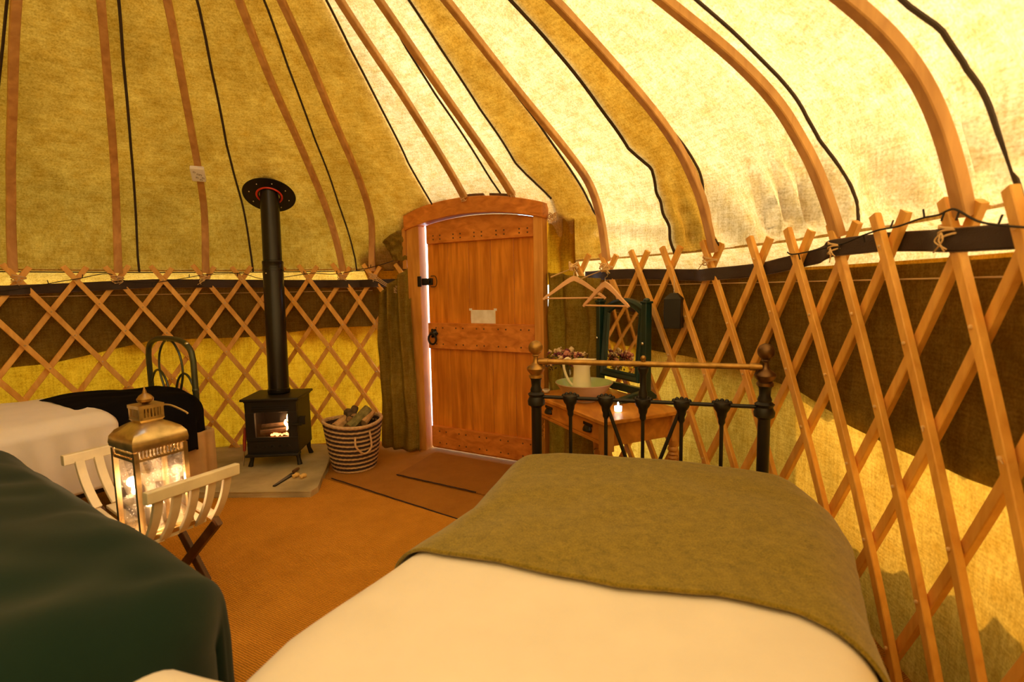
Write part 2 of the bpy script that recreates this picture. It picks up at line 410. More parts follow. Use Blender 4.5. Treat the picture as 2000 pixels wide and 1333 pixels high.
# roof seams (measured on the canvas), then panels between them
SEAM_PX = [
 [(13, 0), (5, 90), (-6, 200)],
 [(232, 0), (240, 112), (255, 281), (269, 500)],
 [(386, 0), (412, 131), (442, 281), (456, 337), (472, 394), (491, 500)],
 [(517, 0), (559, 120), (615, 270), (660, 394), (694, 505)],
 [(638, 0), (685, 95), (745, 210), (797, 315), (845, 399)],
 [(744, 2), (794, 91), (850, 182), (913, 276), (980, 381)],
 [(801, 0), (864, 95), (937, 210), (1007, 315), (1077, 388)],
 [(868, 0), (920, 66), (1018, 196), (1112, 325), (1158, 413), (1180, 480)],
 [(1004, 0), (1055, 55), (1110, 120), (1175, 205), (1230, 285), (1275, 325), (1285, 380), (1320, 490)],
 [(1095, 0), (1175, 90), (1280, 210), (1365, 330), (1385, 410), (1410, 475)],
 [(1365, 0), (1430, 55), (1525, 150), (1600, 275), (1670, 425)],
 [(1780, 0), (1845, 50), (1885, 140), (1950, 240), (1996, 345)]]
ROFF = .034
def on_roof_tab(px, off):
    T = sorted([(on_roof(u, v, off)[1], on_roof(u, v, off)[0]) for u, v in px])
    return T
SEAM = [on_roof_tab(px, ROFF) for px in SEAM_PX]
SEAM.append([(0, 118.0), (1, 118.0)])
def pleat(a, t):
    w = max(0, 1-t/.34)*max(0, min(1, (a-58)/8))*max(0, min(1, (112-a)/8))
    q = math.sin(a*1.5+3*math.sin(a*.31)+t*6); return w*.045*(q+.25*math.sin(2*(a*1.5+3*math.sin(a*.31)+t*6)))
def roof_off(a, t):
    d = .012*(noise.noise(Vector((a*.07, t*5, 1)))+.4*noise.noise(Vector((a*.25, t*9, 5))))
    e = min(1, t*8)
    s = 0
    if 39 < a < 66 and t < .3:              # slack cloth bagging beside the door
        s = -.05*math.sin(PI*(a-39)/27)*math.sin(PI*min(1, t/.3))*(1+.6*math.sin(t*46+a*.25))
    return max(-.03, d*e+pleat(a, t)*min(1, t*14))+abs(s)*.6
def roof_grid(a_of, a_to, off, na, t0=0.0, t1=1.0, nt=56):
    P = []
    pr = prof(off, 400)
    for i in range(na+1):
        row = []
        for k in range(nt+1):
            t = t0+(t1-t0)*k/nt
            a = a_of(t)+(a_to(t)-a_of(t))*i/na
            r, z = pr[int(round(t*400))]
            r2, z2 = pr[min(400, int(round(t*400))+1)] if t < 1 else pr[399]
            dr, dz = (r2-r, z2-z) if t < 1 else (r-r2, z-z2)
            L = math.hypot(dr, dz); e = roof_off(a, t)
            row.append(sc(r+e*dz/L, a, z-e*dr/L))
        P.append(row)
    return P
def door_cut(bm):
    kill = [f for f in bm.faces if f.calc_center_median().z < 1.76 and 11.8 < azim(f.calc_center_median()) < 39.6]
    bmesh.ops.delete(bm, geom=kill, context='FACES')
ceil = thing('ceiling', 'pale canvas roof of the round tent', None, (CX, CY, 1.36), kind='structure')
bm = nb(); grid(bm, roof_grid(lambda t: -150, lambda t: 210, ROFF, 540))
bmesh.ops.remove_doubles(bm, verts=bm.verts, dist=1e-4)
door_cut(bm); obj('roof_canvas', bm, M['canvas'], ceil, angle=80)
# short wall-plate cloth from the hem of the roof down over the outside of the walls
def skirt_bottom(a): return .84 + .05*math.sin(a*.9) if a < 10 else .72 + .07*abs(math.sin(a*.45))
bm = nb(); P = []
for i in range(361):
    a = -150+i
    row = [sc(RW+.030, a, 1.375)]
    zb = skirt_bottom(a) if not (DL-1.5 < a < DRt+1) else 1.72
    if DL-1.5 < a < DRt+1: row = [sc(RW+.03, a, 1.95)]
    zt = row[0].z
    for k in range(1, 15):
        z = zt+(zb-zt)*k/14
        row.append(sc(RW+.036+min(.075, .05*k)+fold(a, z, .012), a, z))
    P.append(row)
grid(bm, P); kill = [f for f in bm.faces if azim(f.calc_center_median()) > 12]
bm2 = bm.copy(); bmesh.ops.delete(bm2, geom=[f for f in bm2.faces if azim(f.calc_center_median()) <= 12], context='FACES'); bmesh.ops.delete(bm, geom=kill, context='FACES')
obj('outer_skirt', bm, M['hemcanvas'], ceil, angle=80); obj('outer_skirt', bm2, M['canvas'], ceil, angle=80)
# second layer of canvas lying on the roof between some of the seams
def seamf(k):
    return lambda t: lerpl(SEAM[k], t)
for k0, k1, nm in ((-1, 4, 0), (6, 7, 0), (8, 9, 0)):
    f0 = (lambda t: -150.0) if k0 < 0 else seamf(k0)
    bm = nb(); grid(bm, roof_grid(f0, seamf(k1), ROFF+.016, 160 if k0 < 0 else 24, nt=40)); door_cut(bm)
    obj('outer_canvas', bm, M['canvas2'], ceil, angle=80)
for k, T in enumerate(SEAM[:-1]):
    bm = nb(); pr = prof(ROFF, 400); pts = []
    tmin = 0.0 if k not in (4, 5, 6) else T[0][0]
    for i in range(61):
        t = tmin+(0.97-tmin)*i/60; a = lerpl(T, t); q = int(t*400); r, z = pr[q]; r2, z2 = pr[q+1]; e = roof_off(a, t)-(.012 if k in (8, 11) else .006)
        L = math.hypot(r2-r, z2-z); pts.append(sc(r+e*(z2-z)/L, a, z-e*(r2-r)/L))
    tube(bm, pts, .0075 if k in (1, 2, 8) else .0062, 6); obj('seam', bm, M['seam'], ceil)
# hem of the roof lining
bm = nb(); tube(bm, [sc(RW+.03, -120+i*1.3, 1.357) for i in range(102)], .004, 5); obj('hem', bm, M['seam'], ceil)
# crown wheel
cw = thing('crown_wheel', 'bent wooden roof ring at the top of the tent where all poles meet', 'roof ring', (CX, CY, 3.02))
bm = nb(); pts = [sc(.36, 360*i/48, 3.0) for i in range(49)]
bar(bm, pts, [Vector((0, 0, 1))]*49, .05, .09, cap=False); obj('rim', bm, M['pole'], cw)
for k in range(3):
    for s in (0, 90):
        bm = nb(); o = (k-1)*.12
        pts = []
        for i in range(13):
            x = -1+2*i/12; L = math.sqrt(.36**2-o*o)
            p = Vector((x*L, o, 0)); p = rotz2(p, math.radians(s)); pts.append(Vector((CX, CY, 3.03+.10*(1-x*x)))+p)
        bar(bm, pts, Vector((0, 0, 1)), .03, .018); obj('crown_spoke', bm, M['pole'], cw)

# outside: boards added to brighten the slit, leafy screens added to shade the wall
bm = nb()
for k in range(44):
    dbox_c = DC+DN*(.25+.15*k); box(bm, dbox_c+Vector((0, 0, -.03)), (5.2, .14, .03), M=Matrix((DT, DN, Vector((0, 0, 1)))).transposed())
tag(obj('reflector', bm, plain('pale_reflector', (.75, .75, .80), .8), smooth=False), 'pale boards added outside the door to brighten the slit beside it', 'reflector')
sdh = Vector((math.sin(SUN_AZ), math.cos(SUN_AZ), 0)); tanel = math.tan(SUN_EL)
def shade_screen(name, a0, a1, dist, htop, seed):
    bm = nb(); P = []; n = 60
    for i in range(n+1):
        a = a0+(a1-a0)*i/n; c = sc(RWALL, a, 0)+sdh*dist; ring = []
        h = htop(a)+dist*tanel+.06*noise.noise(Vector((a*.5, seed, 0)))+.04*noise.noise(Vector((a*1.9, seed, 2)))
        for k in range(13):
            t = PI*k/12; ring.append(c+sdh*(-.16*math.cos(t)*(1+.3*noise.noise(Vector((a, k, seed)))))+Vector((0, 0, -.06+(h+.06)*min(1, math.sin(t)*1.15))))
        P.append(ring)
    grid(bm, P); bm.faces.new([v for v in bm.verts][:13]); bm.faces.new([v for v in bm.verts][-13:])
    tag(obj(name, bm, M['grass'], angle=80), None, None, kind='stuff')['label'] = 'unseen leafy screen added outside the tent to shade the side wall'
shade_screen('shade_screen', 38, 79.5, 1.2, lambda a: .75, 3)
shade_screen('low_shade_screen', 80, 125, .55, lambda a: .17+.10*max(0, (a-88)/15), 8)

# ------------------------------------------------------------------ roof poles
POLES = [
 [(31, 0), (25, 200), (22, 380), (27, 550)],
 [(197, 0), (219, 262), (226, 375), (231, 530)],
 [(328, 0), (354, 150), (375, 262), (398, 400), (402, 534)],
 [(467, 0), (525, 150), (577, 262), (625, 375), (669, 522)],
 [(549.5, 0), (602, 112), (647, 225), (694, 330), (725, 427), (726, 522)],
 [(663, 0), (780, 175), (906, 384)],
 [(740, 0), (836, 140), (885, 210), (1000, 380)],
 [(873, 0), (920, 63), (1014, 182), (1095, 280), (1147, 350), (1185, 515)],
 [(1082, 0), (1200, 130), (1300, 250), (1350, 340), (1380, 425), (1395, 500)],
 [(1295, 0), (1420, 100), (1505, 185), (1560, 270), (1600, 350), (1635, 450)],
 [(1655, 0), (1725, 60), (1800, 160), (1840, 250), (1870, 350), (1885, 425)]]
PLAB = ['curved wooden roof pole at the far left of the picture',
 'curved wooden roof pole second from the left, above the black bed',
 'curved wooden roof pole carrying the small white box',
 'curved wooden roof pole just right of the stove pipe top',
 'curved wooden roof pole tied with pale cord just left of the door',
 'shorter wooden roof pole ending on the door arch, left one of the two',
 'shorter wooden roof pole ending on the door arch, right one of the two',
 'curved wooden roof pole coming down to the coat hangers',
 'curved wooden roof pole coming down right of the hanging black box',
 'thick curved wooden roof pole second from the right edge',
 'broad curved wooden roof pole nearest the right edge']
FOOT = []
def build_pole(T, tmin, label, wd=.046):
    root = tag(None, None, None) if False else None
    bm = nb(); pr = prof(.0, 400); pts = []; nr = []
    n = 56
    for i in range(n+1):
        t = tmin+(1-tmin)*i/n; a = lerpl(T, t); r, z = pr[int(round(t*400))]
        r2, z2 = pr[max(0, int(round(t*400))-1)]; r3, z3 = pr[min(400, int(round(t*400))+1)]
        dr, dz = r3-r2, z3-z2; L = math.hypot(dr, dz)
        aa = math.radians(a); pts.append(sc(r, a, z)); nr.append(Vector((dz/L*math.sin(aa), dz/L*math.cos(aa), -dr/L)))
    # smooth the azimuth kinks
    for _ in range(6):
        q = [p.copy() for p in pts]
        for i in range(1, n): q[i] = pts[i]*.5+(pts[i-1]+pts[i+1])*.25
        pts = q
    bar(bm, pts, nr, [wd*(1-.28*i/n) for i in range(n+1)], .030)
    o = obj('roof_pole', bm, M['pole'], angle=30)
    return tag(o, label, 'roof pole', 'roof poles'), pts[0]
for k, px in enumerate(POLES):
    T = on_roof_tab(px, 0.0)
    tmin = 0.0 if k not in (5, 6) else T[0][0]
    o, foot = build_pole(T, tmin, PLAB[k]); FOOT.append(foot)
# ------------------------------------------------------------------ lattice walls
RI, RO = RW-.012, RW+.014
def slope_in(a): return lerpl([(-90, 16.5), (10, 16.5), (50, 13.0), (70, 11.8), (90, 11.3), (130, 11.3)], a)
def slope_out(a): return lerpl([(-90, 17.5), (10, 17.0), (50, 14.5), (80, 13.4), (130, 12.5)], a)
ZC = 1.305
CROSS_L = [-82.5, -76, -69.5, -63, -56.5, -49.8, -43.2, -38.0, -31.8, -25.6, -19.8, -14.1, -8.4, -2.2, 3.5, 9.6]
CROSS_R = [44.6, 50, 55.6, 61.2, 68.1, 75.3, 80.8, 86.3, 91.4, 98.2, 103.4, 110, 117, 123]
TIED = (-49.8, -38.0, -25.6, -2.2, 3.5, 50, 68.1, 86.3, 98.2)
def lattice(name, label, cross, lo, hi, extra_in, extra_out, loc):
    root = thing(name, label, 'trellis', loc)
    rods_in = []
    for c in extra_in+cross:
        s = slope_in(c); pts = []; zt = 1.40+random.uniform(-.008, .012)
        for i in range(25):
            z = zt-(zt-.025)*i/24; a = c+s*(ZC-z)
            if lo <= a <= hi: pts.append(sc(RI, a, z))
        if len(pts) > 2:
            bm = nb(); nr = [Vector((p.x-CX, p.y-CY, 0)).normalized() for p in pts]
            bar(bm, pts, nr, .031, .021); r = obj('rod', bm, M['rod'], root, angle=30)
            rods_in.append((c, s, r))
    outs = []
    for c in cross+extra_out:
        s = slope_out(c); pts = []; zt = 1.395+random.uniform(-.012, .012)
        for i in range(25):
            z = zt-(zt-.025)*i/24; a = c-s*(ZC-z)
            if lo <= a <= hi: pts.append(sc(RO, a, z))
        if len(pts) > 2:
            bm = nb(); nr = [Vector((p.x-CX, p.y-CY, 0)).normalized() for p in pts]
            bar(bm, pts, nr, .031, .021); obj('rod', bm, M['rod'], root, angle=30); outs.append((c, s))
    for c, s, r in rods_in:             # knotted cord ends where two rods cross
        bm = nb(); cnt = 0
        for c2, s2 in outs:
            if c2 <= c-.1: continue
            dz = (c2-c)/(s+s2); z = ZC-dz; a = c+s*dz
            if z < .05 or not (lo < a < hi) : continue
            q = sc(RI-.013, a, z)
            sphere(bm, q, .0055, 6, 4); cnt += 1
            if cnt % 2:
                tube(bm, [q, q+Vector((random.uniform(-.014, .014), random.uniform(-.014, .014), random.uniform(-.012, .004)))], .0015, 4)
        if cnt: obj('cord_knots', bm, M['twine'], r)['kind'] = 'stuff'
        else: bm.free()
    return root
lattice('trellis', 'wooden lattice wall of crossed rods left of the door, behind stove and black bed', CROSS_L, -90, 11.0, [-108, -101.5, -95, -88.5], [15.6, 21.6, 27.6], (-2.5, 3.2, 0))
lattice('trellis', 'wooden lattice wall of crossed rods right of the door, beside the olive blanket bed', CROSS_R, 43.5, 128, [29, 34, 39.2], [129, 135, 141, 147], (1.0, 2.2, 0))

# webbing band woven along the lattice
def band_z(a): return lerpl([(-90, 1.235), (-51, 1.245), (-33, 1.282), (-18, 1.272), (0, 1.258), (12, 1.262), (44, 1.268), (53, 1.272), (67, 1.246), (75, 1.262), (82, 1.296), (86, 1.315), (90, 1.322), (99, 1.296), (128, 1.27)], a)
def band(label, a0, a1, cross):
    bm = nb(); P = []; n = int((a1-a0)*2.5)
    for i in range(n+1):
        a = a0+(a1-a0)*i/n
        r = RI+.0
        fr = 0
        for c in cross:
            d = abs(a-c); w = max(0, 1-d/4.2)
            if c in TIED: fr = max(fr, w)
        r = RW+.030-.062*fr*fr*(3-2*fr) if fr > 0 else RW+.030
        zc = band_z(a); w_ = .002*math.sin(a*.9)+.002*math.sin(a*2.3); P.append([sc(r+w_, a, zc-.027), sc(r, a, zc-.022), sc(r-.0008, a, zc), sc(r, a, zc+.022), sc(r-w_, a, zc+.027)])
    grid(bm, P); o = obj('webbing_band', bm, M['band'], angle=60); solid(o, .002)
    for dz in (-.0285, .0285):
        bm = nb(); tube(bm, [sum_.copy() for sum_ in [(row[0] if dz < 0 else row[-1])+Vector((0, 0, math.copysign(.0012, dz))) for row in P]], .0014, 4); obj('stitched_edge', bm, M['bandedge'], o)
    return tag(o, label, 'band')
band('dark woven webbing band along the lattice left of the door', -90, 10, CROSS_L)
band('dark woven webbing band along the lattice right of the door', 45, 126, CROSS_R)
# cord lashings where the poles stand on the lattice
def lashing(a, z, label, big=1.0):
    bm = nb(); c = sc(RW-.012, a, z); T = Vector((math.cos(math.radians(a)), -math.sin(math.radians(a)), 0)); Nn = Vector((math.sin(math.radians(a)), math.cos(math.radians(a)), 0))
    for k in range(4):
        pts = []
        for i in range(17):
            th = 2*PI*i/16
            pts.append(c+T*(.034*big*math.cos(th))+Nn*(.030*math.sin(th))+Vector((0, 0, (k-1.5)*.008+.010*math.cos(th+k))))
        tube(bm, pts, .0028, 5)
    for k in range(3):
        tube(bm, spline([c-Nn*.03, c-Nn*.035+T*random.uniform(-.03, .03)+Vector((0, 0, -.02)), c-Nn*.03+T*random.uniform(-.05, .05)+Vector((0, 0, random.uniform(-.05, -.01)))], 5), .002, 5)
    tag(obj('cord_lashing', bm, M['twine']), label, 'lashing', 'cord lashings at the pole feet')
LL = {-49.8: 'pale cord lashing at the foot of the leftmost roof pole', -38.0: 'pale cord lashing at the foot of the second roof pole from the left',
      -25.6: 'pale cord lashing below the roof pole with the white box', -2.2: 'pale cord lashing at the foot of the roof pole right of the stove pipe',
      3.5: 'pale cord lashing on the last roof pole before the door', 50: 'pale cord lashing above the coat hangers',
      68.1: 'pale cord lashing where a roof pole meets the lattice above the bed end', 86.3: 'pale cord lashing at the foot of the second roof pole from the right edge',
      98.2: 'pale cord lashing at the foot of the roof pole nearest the right edge'}
for a in TIED: lashing(a, ZC+.012, LL[a])

# thin black wire with small side spurs running along the top of the lattice
def wire(px, r, label):
    bm = nb(); pts = spline([on_wall(u, v, r) for u, v in px], 6); tube(bm, pts, .0028, 5)
    for i in range(7, len(pts)-1, 9):
        d = Vector((0, 0, random.choice((-1, 1))*.022))+Vector((random.uniform(-.008, .008), 0, 0)); tube(bm, [pts[i], pts[i]+d], .0026, 5)
    tag(obj('fairy_light_wire', bm, M['cord']), label, 'wire')
wire([(-60, 575), (30, 566), (58, 562), (113, 551), (152, 545), (210, 535), (242, 548), (289, 553), (341, 547), (381, 540), (400, 537), (440, 535), (475, 535), (512, 545), (560, 541), (610, 534), (650, 536), (700, 528), (735, 520), (775, 508), (792, 505)], RI-.02, 'thin black wire running over the lattice tops left of the door')
wire([(1538, 493), (1552, 497), (1616, 484), (1650, 475), (1681, 462), (1715, 450), (1752, 443), (1799, 427), (1833, 420), (1850, 412), (1868, 410), (1912, 433), (1970, 442), (2030, 446)], RI-.02, 'thin black wire running over the lattice tops right of the door')

# ------------------------------------------------------------------ door and frame
df = thing('door_2', 'broad pine door frame with arched head', None, tuple(dp(0, 0)), kind='structure')
def dbox(bm, s0, s1, z0, z1, o0, o1):   # box in the door's plane
    c = dp((s0+s1)/2, (z0+z1)/2, (o0+o1)/2); Mx = Matrix((DT, -DN, Vector((0, 0, 1)))).transposed()
    box(bm, c, (abs(s1-s0), abs(o1-o0), abs(z1-z0)), M=Mx)
def dpoly(bm, pts, o0, o1):             # outline in the door's plane, thickness o0..o1
    a = [bm.verts.new(dp(s, z, o0)) for s, z in pts]; b = [bm.verts.new(dp(s, z, o1)) for s, z in pts]
    n = len(a); bm.faces.new(a); bm.faces.new(list(reversed(b)))
    for i in range(n): j = (i+1) % n; bm.faces.new((a[i], a[j], b[j], b[i]))
bm = nb(); dbox(bm, -.690, -.575, 0, 1.66, -.03, .05); obj('left_post', bm, M['frame'], df, bevel=.004)
bm = nb(); dbox(bm, .345, .41, 0, 1.66, -.03, .045); obj('right_post', bm, M['frame'], df, bevel=.004)
bm = nb(); dbox(bm, -.750, -.712, 1.36, 1.735, -.05, .03); obj('side_batten', bm, M['frame'], df, bevel=.003)
def arch(s, zl, zr, h): u = (s+.69)/1.10; return zl+(zr-zl)*u+h*4*u*(1-u)
ss = [-.70+1.12*i/24 for i in range(25)]
top = [(s, arch(s, 1.755, 1.735, .075)) for s in ss]; bot = [(s, arch(s, 1.635, 1.640, .072)) for s in ss]
bm = nb(); dpoly(bm, top+list(reversed(bot)), -.03, .065); obj('arched_head', bm, M['ledge'], df, bevel=.004)
bm = nb()
for s0, s1 in ((-.60, -.32), (-.20, -.02), (.03, .20)):
    q = [(s0+(s1-s0)*i/6) for i in range(7)]
    dpoly(bm, [(s, arch(s, 1.755, 1.735, .075)+.018) for s in q]+[(s, arch(s, 1.755, 1.735, .075)) for s in reversed(q)], 0, .05)
obj('spacer_blocks', bm, M['dark_wood'], df)
for s, z in ((-.67, 1.68), (-.67, 1.72), (-.64, 1.70), (.38, 1.68), (.39, 1.71)):
    pass
dr_ = thing('door_1', 'arched plank door of orange pine with three cross boards', None, tuple(dp(-.1, 0)), kind='structure')
gap = .013
pl = [-.560+gap, -.37, -.19, -.01, .17, .345]
for k in range(5):
    s0, s1 = pl[k]+.0012, pl[k+1]-.0012
    q = [s0+(s1-s0)*i/4 for i in range(5)]
    # the leaf stands slightly crooked: the slit on its left narrows downwards
    sl0 = s0-(0.012 if k == 0 else 0); qb = [(sl0, .012), (s1, .012)]
    bm = nb(); dpoly(bm, qb+[(s, arch(s, 1.630, 1.638, .071)) for s in reversed(q)], -.045, -.012)
    obj('plank', bm, M['door'], dr_, bevel=.002)
def ledge(z0, z1, topf=None, name='cross_board'):
    bm = nb(); s0, s1 = -.552+gap*.6, .343
    if topf: pts = [(s0+.01, z0+.006), (s1, z0+.006)]+[(s, topf(s)) for s in [s1+(s0+.01-s1)*i/14 for i in range(15)]]
    else: pts = [(s0, z0), (s1, z0), (s1, z1), (s0, z1)]
    dpoly(bm, pts, -.014, .016); o = obj(name, bm, M['ledge'], dr_, bevel=.004)
    bm = nb()
    zz = (z0+.035, z1-.035)
    for zc in zz:
        for k in range(5):
            for d in (-.03, .03):
                s = -.44+.175*k+d; q = dp(s, min(zc, 1.60), .0165); lathe(bm, [(.006, -.001), (.006, .001)], q, 8, axis=-DN)
    obj('nail_heads', bm, M['dark_wood'], o)
ledge(1.524, 1.62, lambda s: arch(s, 1.626, 1.634, .071)); ledge(.772, .960); ledge(.03, .188)
# ring handle and latch
rh = nb(); c = dp(-.487, .885, .018)
lathe(rh, [(.001, 0), (.028, 0), (.030, .006), (.018, .014), (.012, .024), (.001, .028)], c, 16, axis=-DN)
pts = [c+DT*(.034*math.sin(th))-DN*.026+Vector((0, 0, -.040-.038*math.cos(th))) for th in [2*PI*i/24 for i in range(25)]]
tube(rh, pts, .0075, 8); 
for k in range(6):
    a = 2*PI*k/6; sphere(rh, c+DT*(.028*math.cos(a))+Vector((0, 0, .028*math.sin(a)))-DN*.006, .009, 8, 6)
obj('ring_handle', rh, M['black'], dr_)
bm = nb(); dbox(bm, -.60, -.485, 1.235, 1.285, .014, .03); dbox(bm, -.595, -.565, 1.225, 1.30, .045, .058); dbox(bm, -.56, -.50, 1.25, 1.27, .03, .044)
obj('latch', bm, M['black'], dr_, bevel=.003)
bm = nb(); q = [dp(-.50, 1.30, .02), dp(-.46, 1.297, .02), dp(-.447, 1.26, .02), dp(-.46, 1.225, .02), dp(-.50, 1.222, .02)]; tube(bm, spline(q, 5), .004, 6)
obj('latch_staple', bm, M['darkbrass'], dr_)
# card pinned on the door
bm = nb(); dbox(bm, -.181, .020, .962, 1.055, -.0125, -.0105)
o = obj('picture_card', bm, M['paper'], smooth=False); tag(o, 'small pale landscape card taped to the door above the middle board', 'card')
bm = nb()
bm.free()
for s, z in ((-.182, 1.056), (.020, 1.056)):
    bm = nb(); dbox(bm, s-.012, s+.012, z-.006, z+.010, -.0107, -.0098); obj('tape', bm, M['plastic'], o, smooth=False)

# ------------------------------------------------------------------ canvas flaps beside the door
def hanging(name, label, topc, botc, mat, folds, seed, ztop, zbot, dep=.035):
    bm = nb(); P = []; nu, nv = 64, 48
    for k in range(nv+1):
        v = k/nv; row = []
        for i in range(nu+1):
            u = i/nu
            w0, w1 = topc; b0, b1 = botc
            e = v**.75
            A = w0.lerp(b0, e); B = w1.lerp(b1, e); p = A.lerp(B, u)
            nrm = Vector((p.x-CX, p.y-CY, 0)).normalized()
            f = dep*math.sin(u*folds*2*PI+2.2*noise.noise(Vector((u*3, v*2, seed))))*(.35+.65*(1-v)+.2*v)
            f += .03*noise.noise(Vector((u*4, v*5, seed+4)))
            p = p-nrm*(f+.02+.03*math.sin(PI*u)); p.z = ztop(u)+(zbot-ztop(u))*v
            row.append(p)
        P.append(row)
    grid(bm, P); o = obj(name, bm, mat, angle=80); solid(o, .003); return tag(o, label, 'curtain')
def zz(p, z): return Vector((p.x, p.y, z))
hanging('canvas_flap', 'dark khaki canvas flap hanging bunched at the left side of the door',
        (sc(RW-.09, 5.5, 0), sc(RW-.06, 11.2, 0)), (on_z(748, 872, 0), on_z(822, 884, 0)), M['flap'], 3, 11, lambda u: 1.17+.20*u, .012)
hanging('canvas_flap', 'dark khaki canvas flap hanging at the right side of the door behind the washstand',
        (sc(RW-.05, 39.55, 0), sc(RW-.05, 50, 0)), (sc(RW-.07, 39.4, 0), sc(RW-.06, 50, 0)), M['flap'], 2.5, 21, lambda u: 1.30-.05*u, .012)
hanging('canvas_flap', 'short dark folded canvas corner beside the top left of the door frame',
        (on_wall(748, 462, RW-.02), on_wall(790, 430, RW-.02)), (on_wall(772, 520, RW-.02), on_wall(806, 520, RW-.02)), M['flap'], 1, 31, lambda u: 1.56+.11*u, 1.42, .01)
# yellow weathercloth between the roof hem and the frame on both sides of the door
def curtain_px(name, label, px4, r, mat, amp, seed, nfold=5):
    bm = nb(); P = []; a, b, c, d = [on_wall(u, v, r) for u, v in px4]
    for k in range(31):
        v = k/30; row = []
        for i in range(41):
            u = i/40; p = (a.lerp(b, u)).lerp(d.lerp(c, u), v); n_ = Vector((p.x-CX, p.y-CY, 0)); L = n_.length; n_.normalize()
            e = amp*math.sin(u*nfold*PI+2*v+3*noise.noise(Vector((u*2, v*2, seed))))
            q = Vector((CX, CY, 0))+n_*(r+e); q.z = p.z; row.append(q)
        P.append(row)
    grid(bm, P); o = obj(name, bm, mat, angle=80); return tag(o, label, 'cloth')
curtain_px('weather_cloth', 'yellow folded canvas between the roof and the left post of the door', [(700, 505), (812, 430), (812, 600), (740, 600)], RW+.03, M['wallcanvas'], .014, 3)
curtain_px('weather_cloth', 'yellow folded canvas hanging at the upper right corner of the door frame', [(1058, 385), (1122, 428), (1130, 540), (1062, 560)], RW-.03, M['wallcanvas'], .018, 5)

# tangles of cord at either side of the door
def tangle(name, label, c, r, strands, mat, seed):
    rnd = random.Random(seed); bm = nb()
    for k in range(strands):
        q = [Vector(c)+Vector((rnd.uniform(-1, 1), rnd.uniform(-1, 1), rnd.uniform(-1, 1)))*r for _ in range(5)]
        tube(bm, spline(q, 5), .0022, 5)
    return tag(obj(name, bm, mat), label, 'cord')
kp = on_wall(776, 566, RW-.09)
bmk = nb()
for d in (-.012, 0, .012):
    tube(bmk, spline([sc(RW-.03, 3.5, 1.325+d), (sc(RW-.03, 3.5, 1.32)+kp)/2+Vector((0, 0, -.01+d)), kp], 6), .0025, 5)
rnd = random.Random(4)
for k in range(9):
    q = [kp+Vector((rnd.uniform(-1, 1), rnd.uniform(-1, 1), rnd.uniform(-1, 1)))*.026 for _ in range(5)]; tube(bmk, spline(q, 5), .0024, 5)
tag(obj('cord_tie', bmk, M['twine']), 'pale cord pulled to a shiny knot at the left side of the door', 'cord')
tangle('cord_tie', 'tangle of thin pale cord at the right top corner of the door frame', on_wall(1078, 425, RW-.10), .03, 8, M['twine'], 3)
tangle('cord_tie', 'tangle of thin cord where the left short roof pole meets the door arch', FOOT[5]+Vector((0, 0, -.01)), .022, 6, M['twine'], 5)
tangle('cord_tie', 'tangle of thin cord where the right short roof pole meets the door arch', FOOT[6]+Vector((0, 0, -.01)), .022, 6, M['twine'], 6)

# ------------------------------------------------------------------ floor coverings
def mat_slab(name, label, cat, poly, z0, z1, m, edges=()):
    bm = nb(); slab(bm, [(p.x, p.y) for p in poly], z0, z1); o = obj(name, bm, m, smooth=False, bevel=.003); tag(o, label, cat)
    for a, b in edges:
        bm = nb(); n = 24; pts = [Vector((a.x, a.y, z1-.002)).lerp(Vector((b.x, b.y, z1-.002)), i/n)+Vector((0, .006*noise.noise(Vector((i*.7, a.x*5, 2))), 0)) for i in range(n+1)]
        tube(bm, pts, .0042, 6); obj('bound_edge', bm, M['canedark'], o)
    return o
def ring_poly(a0, a1, r, n=30): return [sc(r, a0+(a1-a0)*i/n, 0) for i in range(n+1)]
A1, B1 = on_z(590, 925, 0), on_z(960, 1040, 0)
dv = (B1-A1).normalized()
arc = ring_poly(112, 318, RW-.03, 50)
mat_slab('coir_mat', 'large orange brown woven coir matting covering the front of the floor', 'mat', [A1-dv*.9, A1, B1, B1+dv*1.0]+arc[4:], .001, .013, M['coir'], [(on_z(648, 938, 0), B1)])
dmat = [on_z(775, 930, 0), on_z(930, 965, 0), on_z(1085, 1003, 0), on_z(1075, 925, 0), on_z(850, 886, 0)]
mat_slab('doormat', 'dark brown doormat lying in front of the door', 'doormat', dmat, .001, .011, M['doormat'], [(dmat[0], dmat[1])])
# hearth
hz = .05
hp = [on_z(627, 940, hz), on_z(652, 868, hz), on_z(400, 862, hz), on_z(385, 962, hz)]
hp = [on_z(622, 950, hz), on_z(606, 960, hz), on_z(380, 962, hz), on_z(400, 866, hz)-Vector((.1, -.02, 0)), on_z(655, 868, hz)]
bm = nb(); slab(bm, [(p.x, p.y) for p in hp], .0, hz); bmesh.ops.subdivide_edges(bm, edges=[e for e in bm.edges], cuts=10)
for v in bm.verts:
    k = noise.noise(v.co*14)*.010; v.co += Vector((k, k*.7, 0))*(1 if v.co.z < hz-.001 else .6)
tag(obj('hearth_stone', bm, M['stone'], smooth=False, bevel=.004), 'rough sandstone slab under the stove', 'hearth')

